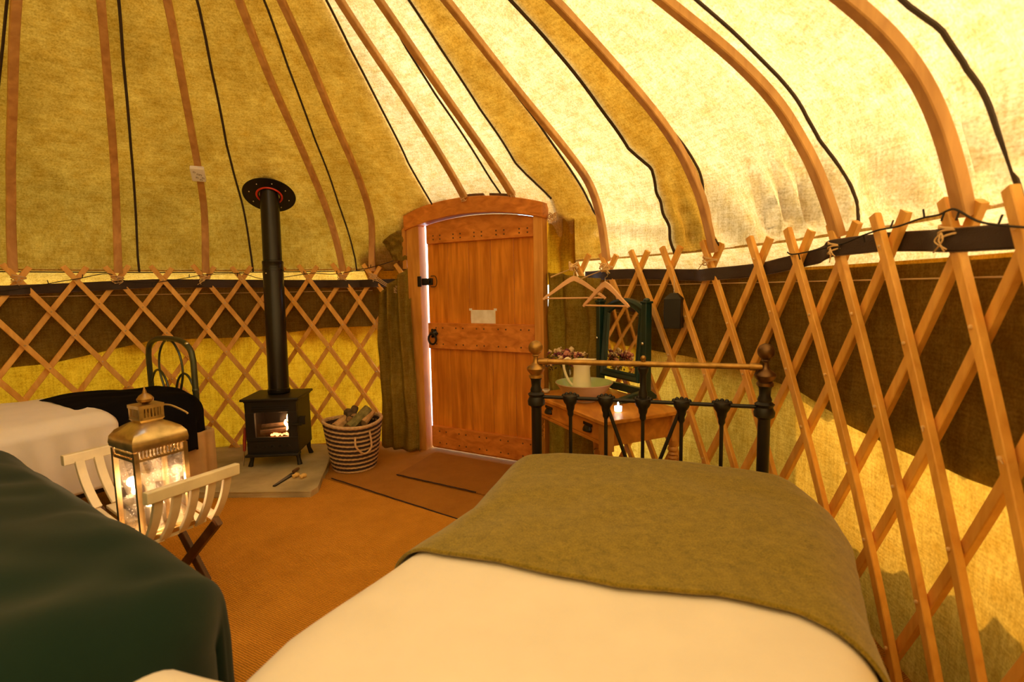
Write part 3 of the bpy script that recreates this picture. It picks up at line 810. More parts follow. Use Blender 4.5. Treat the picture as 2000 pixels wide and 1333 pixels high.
# ------------------------------------------------------------------ wood stove
SX = Vector((.996, .085, 0)).normalized(); SY = Vector((-SX.y, SX.x, 0)); SZ = Vector((0, 0, 1.05))
SO = Vector((-1.600, 3.330, hz))         # centre of the front bottom edge
SM = Matrix((SX, SY, SZ)).transposed()
def sp(x, y, z): return SO+SX*x+SY*y+SZ*z
def sbox(bm, x0, x1, y0, y1, z0, z1, taper=1.0): box(bm, sp((x0+x1)/2, (y0+y1)/2, (z0+z1)/2), (x1-x0, y1-y0, z1-z0), M=SM, taper=taper)
st = thing('wood_stove', 'small black cast iron stove with a fire burning behind its glass', 'stove', tuple(SO))
bm = nb(); w = .165; zb, zt = .085, .425; y1 = .27
sbox(bm, -w, w, .26, y1, zb, zt); sbox(bm, -w, -w+.012, 0.0, y1, zb, zt); sbox(bm, w-.012, w, 0.0, y1, zb, zt); sbox(bm, -w, w, 0, y1, zb, zb+.012); sbox(bm, -w, w, 0, y1, zt-.012, zt)
obj('body', bm, M['stove'], st, bevel=.004)
bm = nb()
sbox(bm, -w-.020, w+.020, -.045, y1+.02, zt, zt+.016); sbox(bm, -w-.008, w+.008, -.02, y1+.01, zt-.012, zt)
obj('top_plate', bm, M['stove'], st, bevel=.005)
bm = nb()
sbox(bm, -w, w, -.022, .0, .350, .425); sbox(bm, -w, -.105, -.022, 0, .19, .350); sbox(bm, .105, w, -.022, 0, .19, .350); sbox(bm, -w, w, -.022, 0, .165, .19)
for z in (.362, .375, .388): sbox(bm, -.12, .12, -.028, -.020, z, z+.005)
door = obj('door', bm, M['stove'], st, bevel=.004)
bm = nb(); sbox(bm, -.108, .108, -.012, -.009, .185, .353); obj('glass_pane', bm, M['glass'], door, smooth=False)
bm = nb(); tube(bm, [sp(w-.03, -.03, .27), sp(w+.035, -.04, .27)], .008, 8); sbox(bm, w+.005, w+.045, .0, .03, .26, .31); obj('door_handle', bm, M['stove'], door)
bm = nb(); sbox(bm, -w, w, -.018, 0, zb, .165)
for k in range(5): tube(bm, [sp(-.10+.05*k-.015, -.022, .125), sp(-.10+.05*k, -.022, .14), sp(-.10+.05*k+.015, -.022, .125)], .003, 5)
obj('ash_door', bm, M['stove'], st, bevel=.003)
bm = nb(); sbox(bm, -w-.005, w+.005, -.055, .01, .072, .088); obj('ash_lip', bm, M['stove'], st, bevel=.004)
for x, y in ((-w+.02, .01), (w-.02, .01), (-w+.02, .24), (w-.02, .24)):
    bm = nb(); dx = -.015 if x < 0 else .015
    pts = [sp(x, y, .088), sp(x+dx*.4, y-.002, .04), sp(x+dx, y-(.01 if y < .1 else -.01), .0)]
    tube(bm, pts, [.020, .013, .017], 8); obj('leg', bm, M['stove'], st)
# fire
def fx(px, y): return None
bm = nb()
for k, (x0, x1, z, y) in enumerate(((-.10, .06, .205, .05), (-.05, .10, .205, .09), (-.10, .08, .235, .08))):
    tube(bm, [sp(x0, y, z), sp(x1, y+.02, z+.008)], .018, 8)
obj('burning_logs', bm, M['char'], st)
bm = nb()
for k in range(24):
    sphere(bm, sp(random.uniform(-.02, .10), random.uniform(.01, .03), .192+random.uniform(0, .010)), random.uniform(.004, .009), 6, 4)
obj('embers', bm, emit('ember_glow', (1, .22, .05), 5.0), st)
bm = nb()
for x, h, y in ((.085, .11, .06), (.07, .07, .05), (.098, .05, .07)):
    pts = spline([sp(x, y, .215), sp(x+.008, y, .215+h*.35), sp(x-.006, y, .215+h*.7), sp(x-.002, y, .215+h)], 5)
    n_ = len(pts); tube(bm, pts, [.010*math.sin(PI*min(.97, (i+1)/(n_+1)))+.0006 for i in range(n_)], 8)
obj('flames', bm, emit('flame_glow', (1, .62, .25), 9.0), st)
fl = bpy.data.lights.new('fire_light', 'POINT'); fl.energy = 1.2; fl.color = (1, .45, .15); fl.shadow_soft_size = .03
flo = bpy.data.objects.new('fire_light', fl); C.objects.link(flo); flo.location = sp(.05, .07, .29)
# pipe
pb = sp(0.0, .15, zt+.016); pt_top = on_y(528, 352, pb.y+.0)
_dc = on_roof(527, 371, ROFF); _r, _z = roof_pt(_dc[1], ROFF-.014); disc_c = sc(_r-.015, _dc[0], _z-.030)
pipe = thing('stove_pipe', 'tall black enamel flue pipe rising from the stove through the roof', 'flue pipe', tuple(pb))
axis = (disc_c-pb).normalized(); Lp = (disc_c-pb).length
bm = nb(); zj = Lp*.62
lathe(bm, [(.068, 0), (.072, .006), (.072, .030), (.067, .034), (.066, zj), (.064, zj+.01)], pb, 28, axis=axis); obj('lower_pipe', bm, M['pipe'], pipe)
bm = nb(); lathe(bm, [(.069, zj-.004), (.069, zj+.010), (.067, zj+.012), (.067, zj+.045), (.069, zj+.048), (.069, zj+.062), (.061, zj+.066), (.060, Lp+.30)], pb, 28, axis=axis); obj('upper_pipe', bm, M['pipe'], pipe)
bm = nb(); sphere(bm, pb+axis*(zj-.02)+Vector((-.018, -.066, 0)), .006, 8, 6); obj('screw', bm, M['steel'], pipe)
# flange on the roof slope
ra = math.radians(azim(disc_c)); _r2, _z2 = roof_pt(_dc[1]+.03, ROFF-.014); _sl = Vector((_r2-_r, _z2-_z)).normalized(); fn = (Vector((_sl.y*-math.sin(ra), _sl.y*-math.cos(ra), _sl.x))*.8+Vector((0, 0, -.25))).normalized()
print('disc', disc_c, 'pipe base', pb, fn)
fg = thing('roof_flange', 'round black metal plate with red seal where the pipe leaves the roof', 'flange', tuple(disc_c))
bm = nb(); lathe(bm, [(.064, .0), (.064, .006), (.165, .006), (.168, .003), (.165, 0), (.064, .0)], disc_c, 48, axis=fn, cap=False); obj('plate', bm, M['black'], fg)
bm = nb(); X = fn.orthogonal().normalized(); Y = fn.cross(X)
tube(bm, [disc_c+fn*.006+(X*math.cos(t)+Y*math.sin(t))*.079 for t in [2*PI*i/40 for i in range(41)]], .007, 8); obj('red_seal', bm, M['redseal'], fg)
for k in range(8):
    t = 2*PI*k/8+.3; bm = nb(); sphere(bm, disc_c+fn*.008+(X*math.cos(t)+Y*math.sin(t))*.125, .0055, 8, 6); obj('bolt', bm, M['steel'], fg)
# poker leaning at the stove's left side
pk = thing('poker', 'slim poker with a red handle leaning at the left side of the stove', 'poker', tuple(sp(-w-.03, .0, 0)))
q0, q1, q2 = sp(-w-.04, .0, .005), sp(-w-.032, .01, .10), sp(-w-.022, .02, .25)
bm = nb(); tube(bm, [q0, q1], .004, 8); obj('rod', bm, M['steel'], pk)
bm = nb(); tube(bm, [q1, q1.lerp(q2, .5), q2], [.009, .012, .007], 10); obj('handle', bm, M['red'], pk)
# hatchet-like blade and two fire lighters on the slab
bm = nb(); a, b = on_z(536, 950, hz+.006), on_z(574, 925, hz+.006); d = (b-a).normalized(); s = Vector((-d.y, d.x, 0))
V = [a-s*.004, a+s*.012, b+s*.019, b-s*.014]
slab(bm, [(p.x, p.y) for p in V], hz+.001, hz+.009); kn = thing('kindling_knife', 'black flat kindling knife lying on the hearth slab', 'knife', tuple(a))
obj('blade', bm, M['black'], kn, bevel=.001)
bm = nb(); tube(bm, [b-d*.005+SZ*.012, b+d*.03+SZ*.012, b+d*.055+SZ*.012], [.010, .012, .009], 8); obj('handle', bm, M['dark_wood'], kn)
for (u, v), lab in (((578, 930), 'left one of two pale yellow firelighters on the hearth slab'), ((592, 931), 'right one of two pale yellow firelighters on the hearth slab')):
    c = on_z(u, v, hz+.012); bm = nb()
    q = [c+Vector((-.012, -.02, 0)), c+Vector((-.002, -.006, .006)), c+Vector((.004, .010, .003)), c+Vector((.012, .022, 0))]
    tube(bm, spline(q, 4), [.006]+[.012, .014, .012, .011, .013, .015, .013, .012, .013, .012, .009]+[.005], 8)
    tag(obj('firelighter', bm, plain('straw', (.85, .58, .20), .8, bstr=.5)), lab, 'firelighter', 'firelighters on the hearth')

# ------------------------------------------------------------------ log basket
bc = Vector((-1.095, 3.415, .003)); bk = thing('log_basket', 'striped round rope basket holding firewood beside the stove', 'basket', tuple(bc))
H = .325; nr = 21
def brad(h): u = h/H; return .132+.056*u**.8
tan_, dark = nb(), nb()
for k in range(nr):
    h = .008+(H-.014)*k/(nr-1); pts = []
    for i in range(97):
        t = 2*PI*i/96; rr = brad(h)+.0022*math.sin(i*PI/1.5+k)
        pts.append(bc+Vector((rr*math.cos(t), rr*math.sin(t), h+.010*math.sin(2*t+.5)*(h/H))))
    tube(tan_ if (k % 2 == 0) else dark, pts, .0092, 6, cap=False)
obj('light_coils', tan_, M['canetan'], bk); obj('dark_coils', dark, M['canedark'], bk)
bm = nb(); lathe(bm, [(.001, .004), (.126, .004), (.127, .008), (.001, .008)], bc, 32, cap=False); lathe(bm, [(brad(.01)-.010, .008), (brad(.1)-.010, .1), (brad(.2)-.010, .2), (brad(.32)-.010, .31)], bc, 48, cap=False); obj('lining', bm, M['canedark'], bk)
bm = nb(); pts = [bc+Vector(((brad(H)+.002)*math.cos(2*PI*i/96), (brad(H)+.002)*math.sin(2*PI*i/96), H+.010*math.sin(4*PI*i/96+.5))) for i in range(97)]
tube(bm, pts, .011, 8, cap=False); obj('rim', bm, M['canetan'], bk)
for t in (-.95, 2.2):
    r_ = Vector((math.cos(t), math.sin(t), 0)); tt = Vector((-r_.y, r_.x, 0)); bm = nb()
    tube(bm, spline([bc+r_*(brad(.25)+.01)+SZ*.245-tt*.05, bc+r_*(brad(.22)+.04)+SZ*.19-tt*.055, bc+r_*(brad(.18)+.035)+SZ*.135-tt*.0, bc+r_*(brad(.2)+.03)+SZ*.17+tt*.05, bc+r_*(brad(.28)+.01)+SZ*.27+tt*.045], 8), .0065, 8); obj('rope_handle', bm, M['canetan'], bk)
logs = [((-.12, -.07, .27), (-.05, .07, .31), .040, 'cutwood', 'split log with pale cut face at the left front of the basket'),
        ((-.06, .08, .35), (.02, -.02, .33), .034, 'bark', 'dark bark covered log lying at the back of the basket'),
        ((-.01, -.04, .33), (-.01, .10, .37), .026, 'bark', 'log with round pale end in the middle of the basket'),
        ((.0, -.09, .28), (.11, .06, .37), .036, 'greenbark', 'olive barked log leaning at the right of the basket'),
        ((.09, -.03, .30), (.13, .08, .35), .030, 'cutwood', 'pale split log at the right rim of the basket'),
        ((-.03, -.11, .25), (.05, .03, .27), .036, 'bark', 'dark log low in the front of the basket')]
for a, b, r_, mt, lab in logs:
    a = bc+Vector((a[0]*.86, a[1]*.86, a[2]+.012)); b = bc+Vector((b[0]*.86, b[1]*.86, b[2]+.018)); r_ *= .98; root = thing('firewood_log', lab, 'log', tuple(a), 'firewood in the basket')
    d = (b-a); X = d.normalized().orthogonal().normalized(); Y = d.normalized().cross(X); rings = []
    sh = [r_*(1+.18*noise.noise(Vector((k*.7, a.x*30, a.y*30)))) for k in range(10)]
    for i in range(5): rings.append([a+d*(i/4)+(X*math.cos(2*PI*k/10)+Y*math.sin(2*PI*k/10))*sh[k] for k in range(10)])
    bm = nb(); ring_loft(bm, rings); obj('bark', bm, M[mt], root, angle=30)
    for e, sgn in ((a, -1), (b, 1)):
        bm = nb(); rr = [[e+d.normalized()*sgn*z+(X*math.cos(2*PI*k/10)+Y*math.sin(2*PI*k/10))*sh[k]*.88 for k in range(10)] for z in (-.002, .0015)]
        ring_loft(bm, rr); obj('cut_end', bm, M['cutwood'], root, smooth=False)

# ------------------------------------------------------------------ bedding builder
class Bed:
    def __init__(s, O, ax, wid, length):
        s.O = Vector((O[0], O[1], 0)); s.a = Vector((ax[0], ax[1], 0)).normalized(); s.b = Vector((s.a.y, -s.a.x, 0)); s.w = wid; s.L = length
    def P(s, a, b, z): return s.O+s.a*a+s.b*b+Vector((0, 0, z))
def foldmap(x, lo, hi, re):             # arc-length coordinate -> (position, drop)
    if x < lo+re*(1-PI/2)+0: pass
    def one(d):                          # d: arc length measured outward from the start of the curve
        if d <= 0: return 0, 0
        if d < re*PI/2: th = d/re; return re*math.sin(th), re*(1-math.cos(th))
        return re, re+(d-re*PI/2)
    if x > hi-re: p, dr = one(x-(hi-re)); return hi-re+p, dr
    if x < lo+re: p, dr = one(lo+re-x); return lo+re-p, dr
    return x, 0
def cloth(name, B, mat, lo, hi, foot, ztop, re, dl, dr_, df, vend, off=0.0, bump_=.012, seed=0, head=None, dh=0.0, nu=90, nv=90, parent=None, th=.006, crown=.02, corner=.12, spread=None, zmin=.0, wave=0.0):
    # lo/hi: sides, foot: foot end, dl/dr_/df: how far it hangs at left, right, foot
    bm = nb(); P = []
    hd = head if head is not None else 99
    for i in range(nu+1):
        u = (lo-dl)+((hi+dr_)-(lo-dl))*i/nu; a, d1 = foldmap(u, lo, hi, re); row = []
        for k in range(nv+1):
            ve = vend((u-lo)/(hi-lo)); v = (foot-df)+(ve-(foot-df))*k/nv
            b, d2 = foldmap(v, foot, hd, re)
            mid = (lo+hi)/2; e = (a-mid)/((hi-lo)/2)
            cr = crown*(1-e*e)
            f = min(1, d2/(re*1.2)); a2 = mid+(a-mid)*(1-corner*f*abs(e)**3)
            drop = math.hypot(d1, d2) if (d1 > 0 and d2 > 0) else d1+d2
            b2 = b+(corner*.9*abs(e)**6*(1-min(1, max(0, (b-foot))/.45))**2 if b < hd/2 else 0)
            if spread: a2 += spread(b2, e)
            if hd < 50 and b > hd*.6: b2 -= .16*max(0, -e)**5*min(1, max(0, (b-(hd-.5))/.5))**2
            n1 = bump_*noise.noise(Vector((a*3.1, b*3.1, seed)))+bump_*.4*noise.noise(Vector((a*9, b*7, seed+3)))
            n1 *= 1-.55*min(1, drop/.08)
            z = max(zmin, ztop+cr+n1-drop+off)
            out = off*math.copysign(min(1, d1/re), e) if d1 > 0 else 0
            wv = wave*min(1, max(0, drop-.05)/.15)*math.sin(b*23+4*noise.noise(Vector((b*2, 0, seed)))) if d1 > 0 else 0
            a2 += out+math.copysign(wv, e)*(1 if d1 > 0 else 0); b2 -= off*min(1, d2/re) if b < hd/2 else -off*min(1, d2/re)
            row.append(B.P(a2, b2, z))
        P.append(row)
    grid(bm, P); o = obj(name, bm, mat, parent, angle=80)
    if th: solid(o, th, -1 if False else 0)
    return o

# ------------------------------------------------------------------ right bed: iron and brass frame
B1d = Bed((.10, 2.17), (.953, -.303), .892, 1.95)
ib = thing('iron_bed', 'black iron bed with brass knobs and rail standing along the right lattice', 'bed', (.4, 1.3, 0))
def bp(a, z, b=0.0): return B1d.P(a, b, z)
def post(a, nm, balls, zs=0.0, ball=.033):
    z = .735
    bm = nb(); lathe(bm, [(.024, 0), (.022, .02), (.022, z-.05), (.024, z-.04)], bp(a, 0), 20); o = obj('post', bm, M['black'], ib)
    bm = nb(); lathe(bm, [(.022, z-.045), (.036, z-.035), (.038, z-.018), (.030, z), (.036, z+.012), (.024, z+.022)], bp(a, 0), 20); obj('post_collar', bm, M['black'], o)
    bm = nb(); lathe(bm, [(.024, z+.020), (.026, z+.03), (.020, z+.045), (.022, z+.072), (.027, z+.082)], bp(a, 0), 20); obj('upper_shaft', bm, M['black'], o)
    bm = nb(); lathe(bm, [(.022, z+.080), (.030, z+.083), (.030, z+.094), (.024, z+.098), (.034, z+.110), (.039, z+.122), (.036, z+.130), (.018, z+.143), (.012, z+.150), (.011, z+.165)], bp(a, 0), 24); obj('turned_cap', bm, M[balls], o)
    bm = nb(); lathe(bm, [(.009, z+.155), (.010, z+.172), (.016, z+.178), (.012, z+.184)], bp(a, 0), 20); sphere(bm, bp(a, z+.184+.028), ball*.93, 24, 16); obj('finial', bm, M[balls], o)
post(0, 'post', 'brass'); post(.892, 'post', 'darkbrass')
bm = nb(); tube(bm, [bp(.012, .888), bp(.892-.012, .888)], .0115, 14)
for a in (.035, .857): tube(bm, [bp(a-.02, .888), bp(a+.02, .888)], .0145, 14)
rail = obj('top_rail', bm, M['brass'], ib)
bm = nb(); tube(bm, [bp(.02, .735), bp(.872, .735)], .008, 10); obj('cross_rail', bm, M['black'], ib)
for k in range(1, 6):
    a = .892*k/6; bm = nb()
    tube(bm, [bp(a, .74), bp(a, .30)], .0075, 10); sp_ = obj('spindle', bm, M['black'], ib)
    bm = nb()
    lathe(bm, [(.008, .655), (.013, .665), (.013, .680), (.017, .690), (.019, .705), (.028, .718), (.034, .733), (.030, .746), (.012, .752)], bp(a, 0), 12)
    for q in range(7):
        t = PI*q/6; sphere(bm, bp(a+.034*math.cos(t), .735+.017*math.sin(t), -.004), .009, 8, 6)
    obj('casting', bm, M['black'], sp_)
bm = nb(); lathe(bm, [(.016, .745), (.018, .77), (.013, .79), (.013, .845), (.020, .86), (.022, .872), (.012, .878)], bp(.446, 0), 16)
pr_ = obj('centre_pillar', bm, M['black'], ib)
bm = nb(); lathe(bm, [(.008, .895), (.010, .905)], bp(.446, 0), 12); sphere(bm, bp(.446, .912), .011, 14, 10); obj('rail_knob', bm, M['brass'], ib)
for a0, a1 in ((.892/3, .892*.50-.055), (.892*2/3, .892*.5+.055)):
    bm = nb(); tube(bm, [bp(a0, .725), bp(a1, .46)], .0075, 10); obj('diagonal_brace', bm, M['black'], ib)
bm = nb(); tube(bm, [bp(.0, .30), bp(.892, .30)], .012, 10); obj('lower_rail', bm, M['black'], ib)
for a in (.02, .87):
    bm = nb(); bar(bm, [bp(a, .28), bp(a, .28, 1.93)], Vector((0, 0, 1)), .02, .045); obj('side_rail', bm, M['black'], ib)
for a in (0, .892):
    bm = nb(); lathe(bm, [(.02, 0), (.02, .95), (.01, .97)], bp(a, 0, 1.95), 12); obj('head_post', bm, M['black'], ib)
bm = nb(); c = bp(.446, .39, 1.0); box(bm, c, (.88, 1.88, .17), M=Matrix((B1d.a, B1d.b, Vector((0, 0, 1)))).transposed())
tag(obj('mattress', bm, M['linen'], bevel=.04), 'white mattress on the iron bed, under duvet and olive blanket', 'mattress')
def sprd(b, e):
    if e < -.2: return -.17*max(0, min(1, (b-.62)/.65))*abs(e)**2
    return .085*max(0, min(1, (b-.02)/.30))*max(0, 1-max(0, b-.45)/.42)*max(0, e)**2-.03*max(0, min(1, (b-.9)/.3))*max(0, e)**2
dv_ = cloth('duvet', B1d, M['linen'], -.075, .965, .03, .50, .10, .12, .16, .12, lambda u: 1.70, 0, .012, 5, nu=110, nv=150, spread=sprd, zmin=.12, th=.0, corner=.14)
solid(dv_, .02, -1)
tag(dv_, 'cream white duvet on the iron bed in the foreground', 'duvet')
def oedge(u): return lerpl([(-.2, .90), (0, .925), (.1, .955), (.3, .985), (.5, .99), (.7, .968), (.85, .985), (1.0, 1.06), (1.2, 1.13)], u)
bl = cloth('olive_blanket', B1d, M['olive'], -.075, .965, .03, .50, .10, .16, .30, .25, oedge, .014, .012, 5, nu=130, nv=130, spread=sprd, zmin=.05, th=.008, corner=.14, wave=.006)
tag(bl, 'olive green wool blanket spread over the foot of the iron bed', 'blanket')
# pillow at the head, left edge
pc = B1d.P(-.21, 1.64, .455); bm = nb()
for_ = []
nu, nv = 36, 24; P = []
for i in range(nu+1):
    row = []
    for k in range(nv+1):
        x = -1+2*i/nu; y = -1+2*k/nv
        h = max(0, (1-abs(x)**3.2))**.5*max(0, (1-abs(y)**3.2))**.5
        row.append((x, y, h))
    P.append(row)
for sg in (1, -1):
    grid(bm, [[pc+B1d.a*(x*.24*(1-.06*(1-abs(y))))+B1d.b*(y*.20)+Vector((0, 0, .03+sg*h*.062+.006*noise.noise(Vector((x*2, y*2, 3))))) for x, y, h in row] for row in P])
bmesh.ops.remove_doubles(bm, verts=bm.verts, dist=1e-4)
tag(obj('pillow', bm, M['linen'], angle=80), 'white pillow at the near left corner of the iron bed', 'pillow')

# ------------------------------------------------------------------ left foreground bed with dark green blanket
B2 = Bed((-2.14, 2.08), (.0, 0), 1, 1)
B2.a = Vector((-.56, -.82, 0)).normalized(); B2.b = Vector((.8255, -.5644, 0)).normalized(); B2.a = Vector((-.5644, -.8255, 0))
bd2 = thing('single_bed', 'low bed in the left foreground carrying the dark green blanket', 'bed', tuple(B2.P(.5, .9, 0)))
bm = nb(); M2 = Matrix((B2.a, B2.b, Vector((0, 0, 1)))).transposed()
box(bm, B2.P(.48, .95, .40), (.86, 1.76, .20), M=M2); obj('mattress', bm, M['linen'], bd2, bevel=.04)
bm = nb(); box(bm, B2.P(.48, .95, .26), (.84, 1.74, .07), M=M2); obj('base', bm, M['dark_wood'], bd2, bevel=.005)
for a, b in ((.1, .12), (.86, .12), (.1, 1.78), (.86, 1.78)):
    bm = nb(); box(bm, B2.P(a, b, .113), (.05, .05, .226), M=M2, taper=1.0); obj('leg', bm, M['dark_wood'], bd2)
def g_end(u): return 1.93+.30
o = cloth('green_blanket', B2, M['green_wool'], -.03, .96, .0, .605, .13, .42, .30, .3, lambda u: 1.94+.42, 0, .03, 12, head=1.94, nu=100, nv=150, zmin=.03, th=.008, crown=.055, corner=.10, wave=.012)
tag(o, 'dark green wool blanket covering the bed in the left foreground', 'blanket')

# ------------------------------------------------------------------ far left bed: black blanket, cream duvet, metal bed end
B3 = Bed((-1.83, 3.0), (-.856, .517), .68, 1.9); B3.b = Vector((-.517, -.856, 0))
bd3 = thing('metal_bed', 'single bed with arched green metal bed end at the left lattice', 'bed', tuple(B3.P(.34, .9, 0)))
M3 = Matrix((B3.a, B3.b, Vector((0, 0, 1)))).transposed()
bm = nb(); box(bm, B3.P(.34, .95, .36), (.66, 1.8, .20), M=M3); obj('mattress', bm, M['linen'], bd3, bevel=.04)
bm = nb(); box(bm, B3.P(.34, .95, .22), (.64, 1.8, .05), M=M3); obj('base', bm, M['black'], bd3)
eL, eR = on_y(285, 640, 3.40), on_y(372, 640, 3.08); eL.z = 0; eR.z = 0
def ep(u, z): p = eR.lerp(eL, u); return Vector((p.x, p.y, z))
fr = []
for i in range(41):
    x = -1+2*i/40; u = (x+1)/2
    fr.append(ep(u, .80+.125*(1-abs(x)**3.0)**(1/2.2) if abs(x) < 1 else .80))
bm = nb(); tube(bm, spline([ep(0, .02), ep(0, .30), ep(0, .60)], 4)+fr+spline([ep(1, .60), ep(1, .30), ep(1, .02)], 4), .017, 12); obj('outer_hoop', bm, M['green_metal'], bd3)
bm = nb(); tube(bm, spline([ep(.42, .50), ep(.30, .62), ep(.24, .72), ep(.27, .82), ep(.38, .895), ep(.5, .915), ep(.62, .895), ep(.73, .82), ep(.76, .72), ep(.70, .62), ep(.58, .50)], 6), .007, 8); obj('inner_hoop', bm, M['green_metal'], bd3)
for s in (0, 1):
    bm = nb(); f = (lambda x: x) if s == 0 else (lambda x: 1-x)
    tube(bm, spline([ep(f(.02), .62), ep(f(.12), .695), ep(f(.24), .71), ep(f(.36), .66), ep(f(.44), .56), ep(f(.46), .48)], 6), .007, 8); obj('scroll', bm, M['green_metal'], bd3)
for u, z in ((.5, .918), (.1, .90), (0, .62)):
    bm = nb(); sphere(bm, ep(u, z), .014 if u else .020, 12, 8); obj('joint', bm, M['steel'] if u else M['green_metal'], bd3)
bm = nb(); tube(bm, [ep(0, .45), ep(1, .45)], .010, 8); obj('cross_bar', bm, M['green_metal'], bd3)
o = cloth('black_blanket', B3, M['black_wool'], -.06, .70, -.01, .585, .11, .24, .10, .20, lambda u: .60, .012, .03, 31, nu=80, nv=70, zmin=.2, th=.010, crown=.05, corner=.12)
tag(o, 'black blanket over the foot of the bed at the left lattice', 'blanket')
o = cloth('cream_duvet', B3, M['linen'], -.085, .70, .50, .590, .045, .34, .08, .02, lambda u: 1.75, .03, .012, 41, nu=80, nv=80, zmin=.2, th=.012, crown=.015, corner=.02)
tag(o, 'cream duvet folded over the near half of the bed at the left lattice', 'duvet')
bm = nb(); P = []
for i in range(41):
    u = i/40; row = []
    for k in range(13):
        v = k/12; z = .40-(.28)*v
        row.append(B3.P(-.005+.10*u, -.0+.26*0+.0, z)+B3.b*(-.02+.012*math.sin(u*22)*(1+v))+B3.a*(.0))
    P.append(row)
grid(bm, P); o = obj('tan_valance', bm, M['leather'], angle=80); solid(o, .004)
bmP = nb(); P = []
for i in range(31):
    u = i/30; row = []
    for k in range(13):
        v = k/12; z = .40-.28*v; row.append(B3.P(-.03+.012*math.sin(u*24)*(1+v), -.02+.45*u, z))
    P.append(row)
grid(bmP, P); o2 = obj('side_panel', bmP, M['leather'], o, angle=80); solid(o2, .004)
tag(o, 'tan cotton cloth hanging below the black blanket at the foot of the far bed', 'cloth')

# ------------------------------------------------------------------ white slatted cradle seat and lantern
RN, RF = Vector((-1.185, 1.595, .548)), Vector((-1.065, 1.895, .534))          # right rail
LN_, LF = Vector((-1.790, 1.985, .552)), Vector((-1.640, 2.275, .552))          # left rail
rd_ = (RF-RN).normalized(); inn = Vector((-rd_.y, rd_.x, 0))                      # towards the left rail
ch = thing('folding_chair', 'white slatted folding seat holding the lantern between the beds', 'chair', tuple((RN+LF)/2-Vector((0, 0, .552))))
def side(N0, F0, sgn, nsl):
    N0 = N0.copy(); F0 = F0.copy()
    bm = nb(); bar(bm, [N0-rd_*.01, F0+rd_*.01], inn, .042, .026); obj('top_rail', bm, M['white'], ch, bevel=.003)
    for k in range(nsl):
        f = .12+.80*k/(nsl-1); p = N0.lerp(F0, f); pts = []; nn = []
        for i in range(13):
            t = i/12; x = .012+.035*t+.055*t*t; z = -.012-.205*t+.02*t*t
            pts.append(p+inn*sgn*x+Vector((0, 0, z))); nn.append(inn)
        bm = nb(); bar(bm, pts, nn, .032, .013); obj('slat', bm, M['white'], ch, angle=30)
side(RN, RF, 1, 5); side(LN_, LF, -1, 5)
zc = .345
bm = nb()
for k in range(6):
    f = .10+.82*k/5; a = RN.lerp(RF, f)+inn*.10; b = LN_.lerp(LF, f)-inn*.10; a.z = b.z = zc; bar(bm, [a, b], Vector((0, 0, 1)), .034, .014)
obj('seat', bm, M['white'], ch, bevel=.002)
for f in (.15, .85):
    a = RN.lerp(RF, f); b = LN_.lerp(LF, f)
    for p, q in ((a, b), (b, a)):
        d = (q-p); s_ = p+d*.10; e_ = p+d*.64; s_.z = zc-.012; e_.z = .014
        bm = nb(); off = Vector((0, 0, 0)) if p is a else rd_*.028
        bar(bm, [s_+off, e_+off], rd_, .036, .02); obj('leg', bm, M['dark_wood'], ch)
bm = nb()
for f in (.15, .85):
    pass
bm.free()
# lantern
LC0 = Vector((-1.275, 1.67, 0)); th = math.radians(59.2); la = Vector((math.cos(th), math.sin(th), 0)); lb = Vector((-la.y, la.x, 0)); ls = .172
LCn = LC0+la*ls/2+lb*ls/2; zb = zc+.0075
ln = thing('lantern', 'tall silver and brass lantern with domed roof and a lit candle inside', 'lantern', (LCn.x, LCn.y, zb))
LM = Matrix((la, lb, Vector((0, 0, 1)))).transposed()
def lp(x, y, z): return Vector((LCn.x, LCn.y, 0))+la*x+lb*y+Vector((0, 0, z))
bm = nb(); box(bm, lp(0, 0, zb+.010), (ls+.006, ls+.006, .018), M=LM); box(bm, lp(0, 0, zb+.022), (ls-.008, ls-.008, .012), M=LM); obj('base', bm, M['lamp_metal'], ln, bevel=.003)
zt_ = .680; hs = ls/2-.008
bm = nb()
for sx in (-1, 1):
    for sy in (-1, 1): box(bm, lp(sx*hs, sy*hs, (zb+zt_)/2), (.015, .015, zt_-zb-.02), M=LM)
obj('corner_posts', bm, M['lamp_metal'], ln)
bm = nb()
for k in range(4):
    R_ = Matrix.Rotation(k*PI/2, 3, 'Z')
    for side_ in (0,):
        for z0, z1 in ((zt_-.006, zt_), (zt_-.044, zt_-.036)):
            c = lp(*(R_ @ Vector((0, hs+.001, 0))).to_2d(), (z0+z1)/2); box(bm, c, (2*hs+.015, .006, z1-z0) if k % 2 == 0 else (.006, 2*hs+.015, z1-z0), M=LM)
        n_ = 13
        for i in range(n_):
            x0 = -hs+.012+(2*hs-.024)*i/(n_-1); q = []
            for j in range(9):
                t = 2*PI*j/8; v = R_ @ Vector((x0+.0075*math.sin(t), hs+.001, 0)); q.append(lp(v.x, v.y, zt_-.021+.015*math.cos(t)))
            tube(bm, q, .0024, 5)
obj('pierced_frieze', bm, M['lamp_metal'], ln)
bm = nb()
sect = [(ls/2+.002, .676), (ls/2+.004, .690), (ls/2+.001, .712), (ls/2-.012, .732), (ls/2-.034, .748), (ls/2-.052, .758), (.040, .766)]
rings = []
for h, z in sect:
    r_ = []
    for cx_, cy_ in ((-1, -1), (1, -1), (1, 1), (-1, 1)):
        nx = {(-1, -1): (1, -1), (1, -1): (1, 1), (1, 1): (-1, 1), (-1, 1): (-1, -1)}[(cx_, cy_)]
        for f in (0, .33, .66):
            x = cx_*h+(nx[0]-cx_)*h*f; y = cy_*h+(nx[1]-cy_)*h*f; r_.append(lp(x, y, z))
    rings.append(r_)
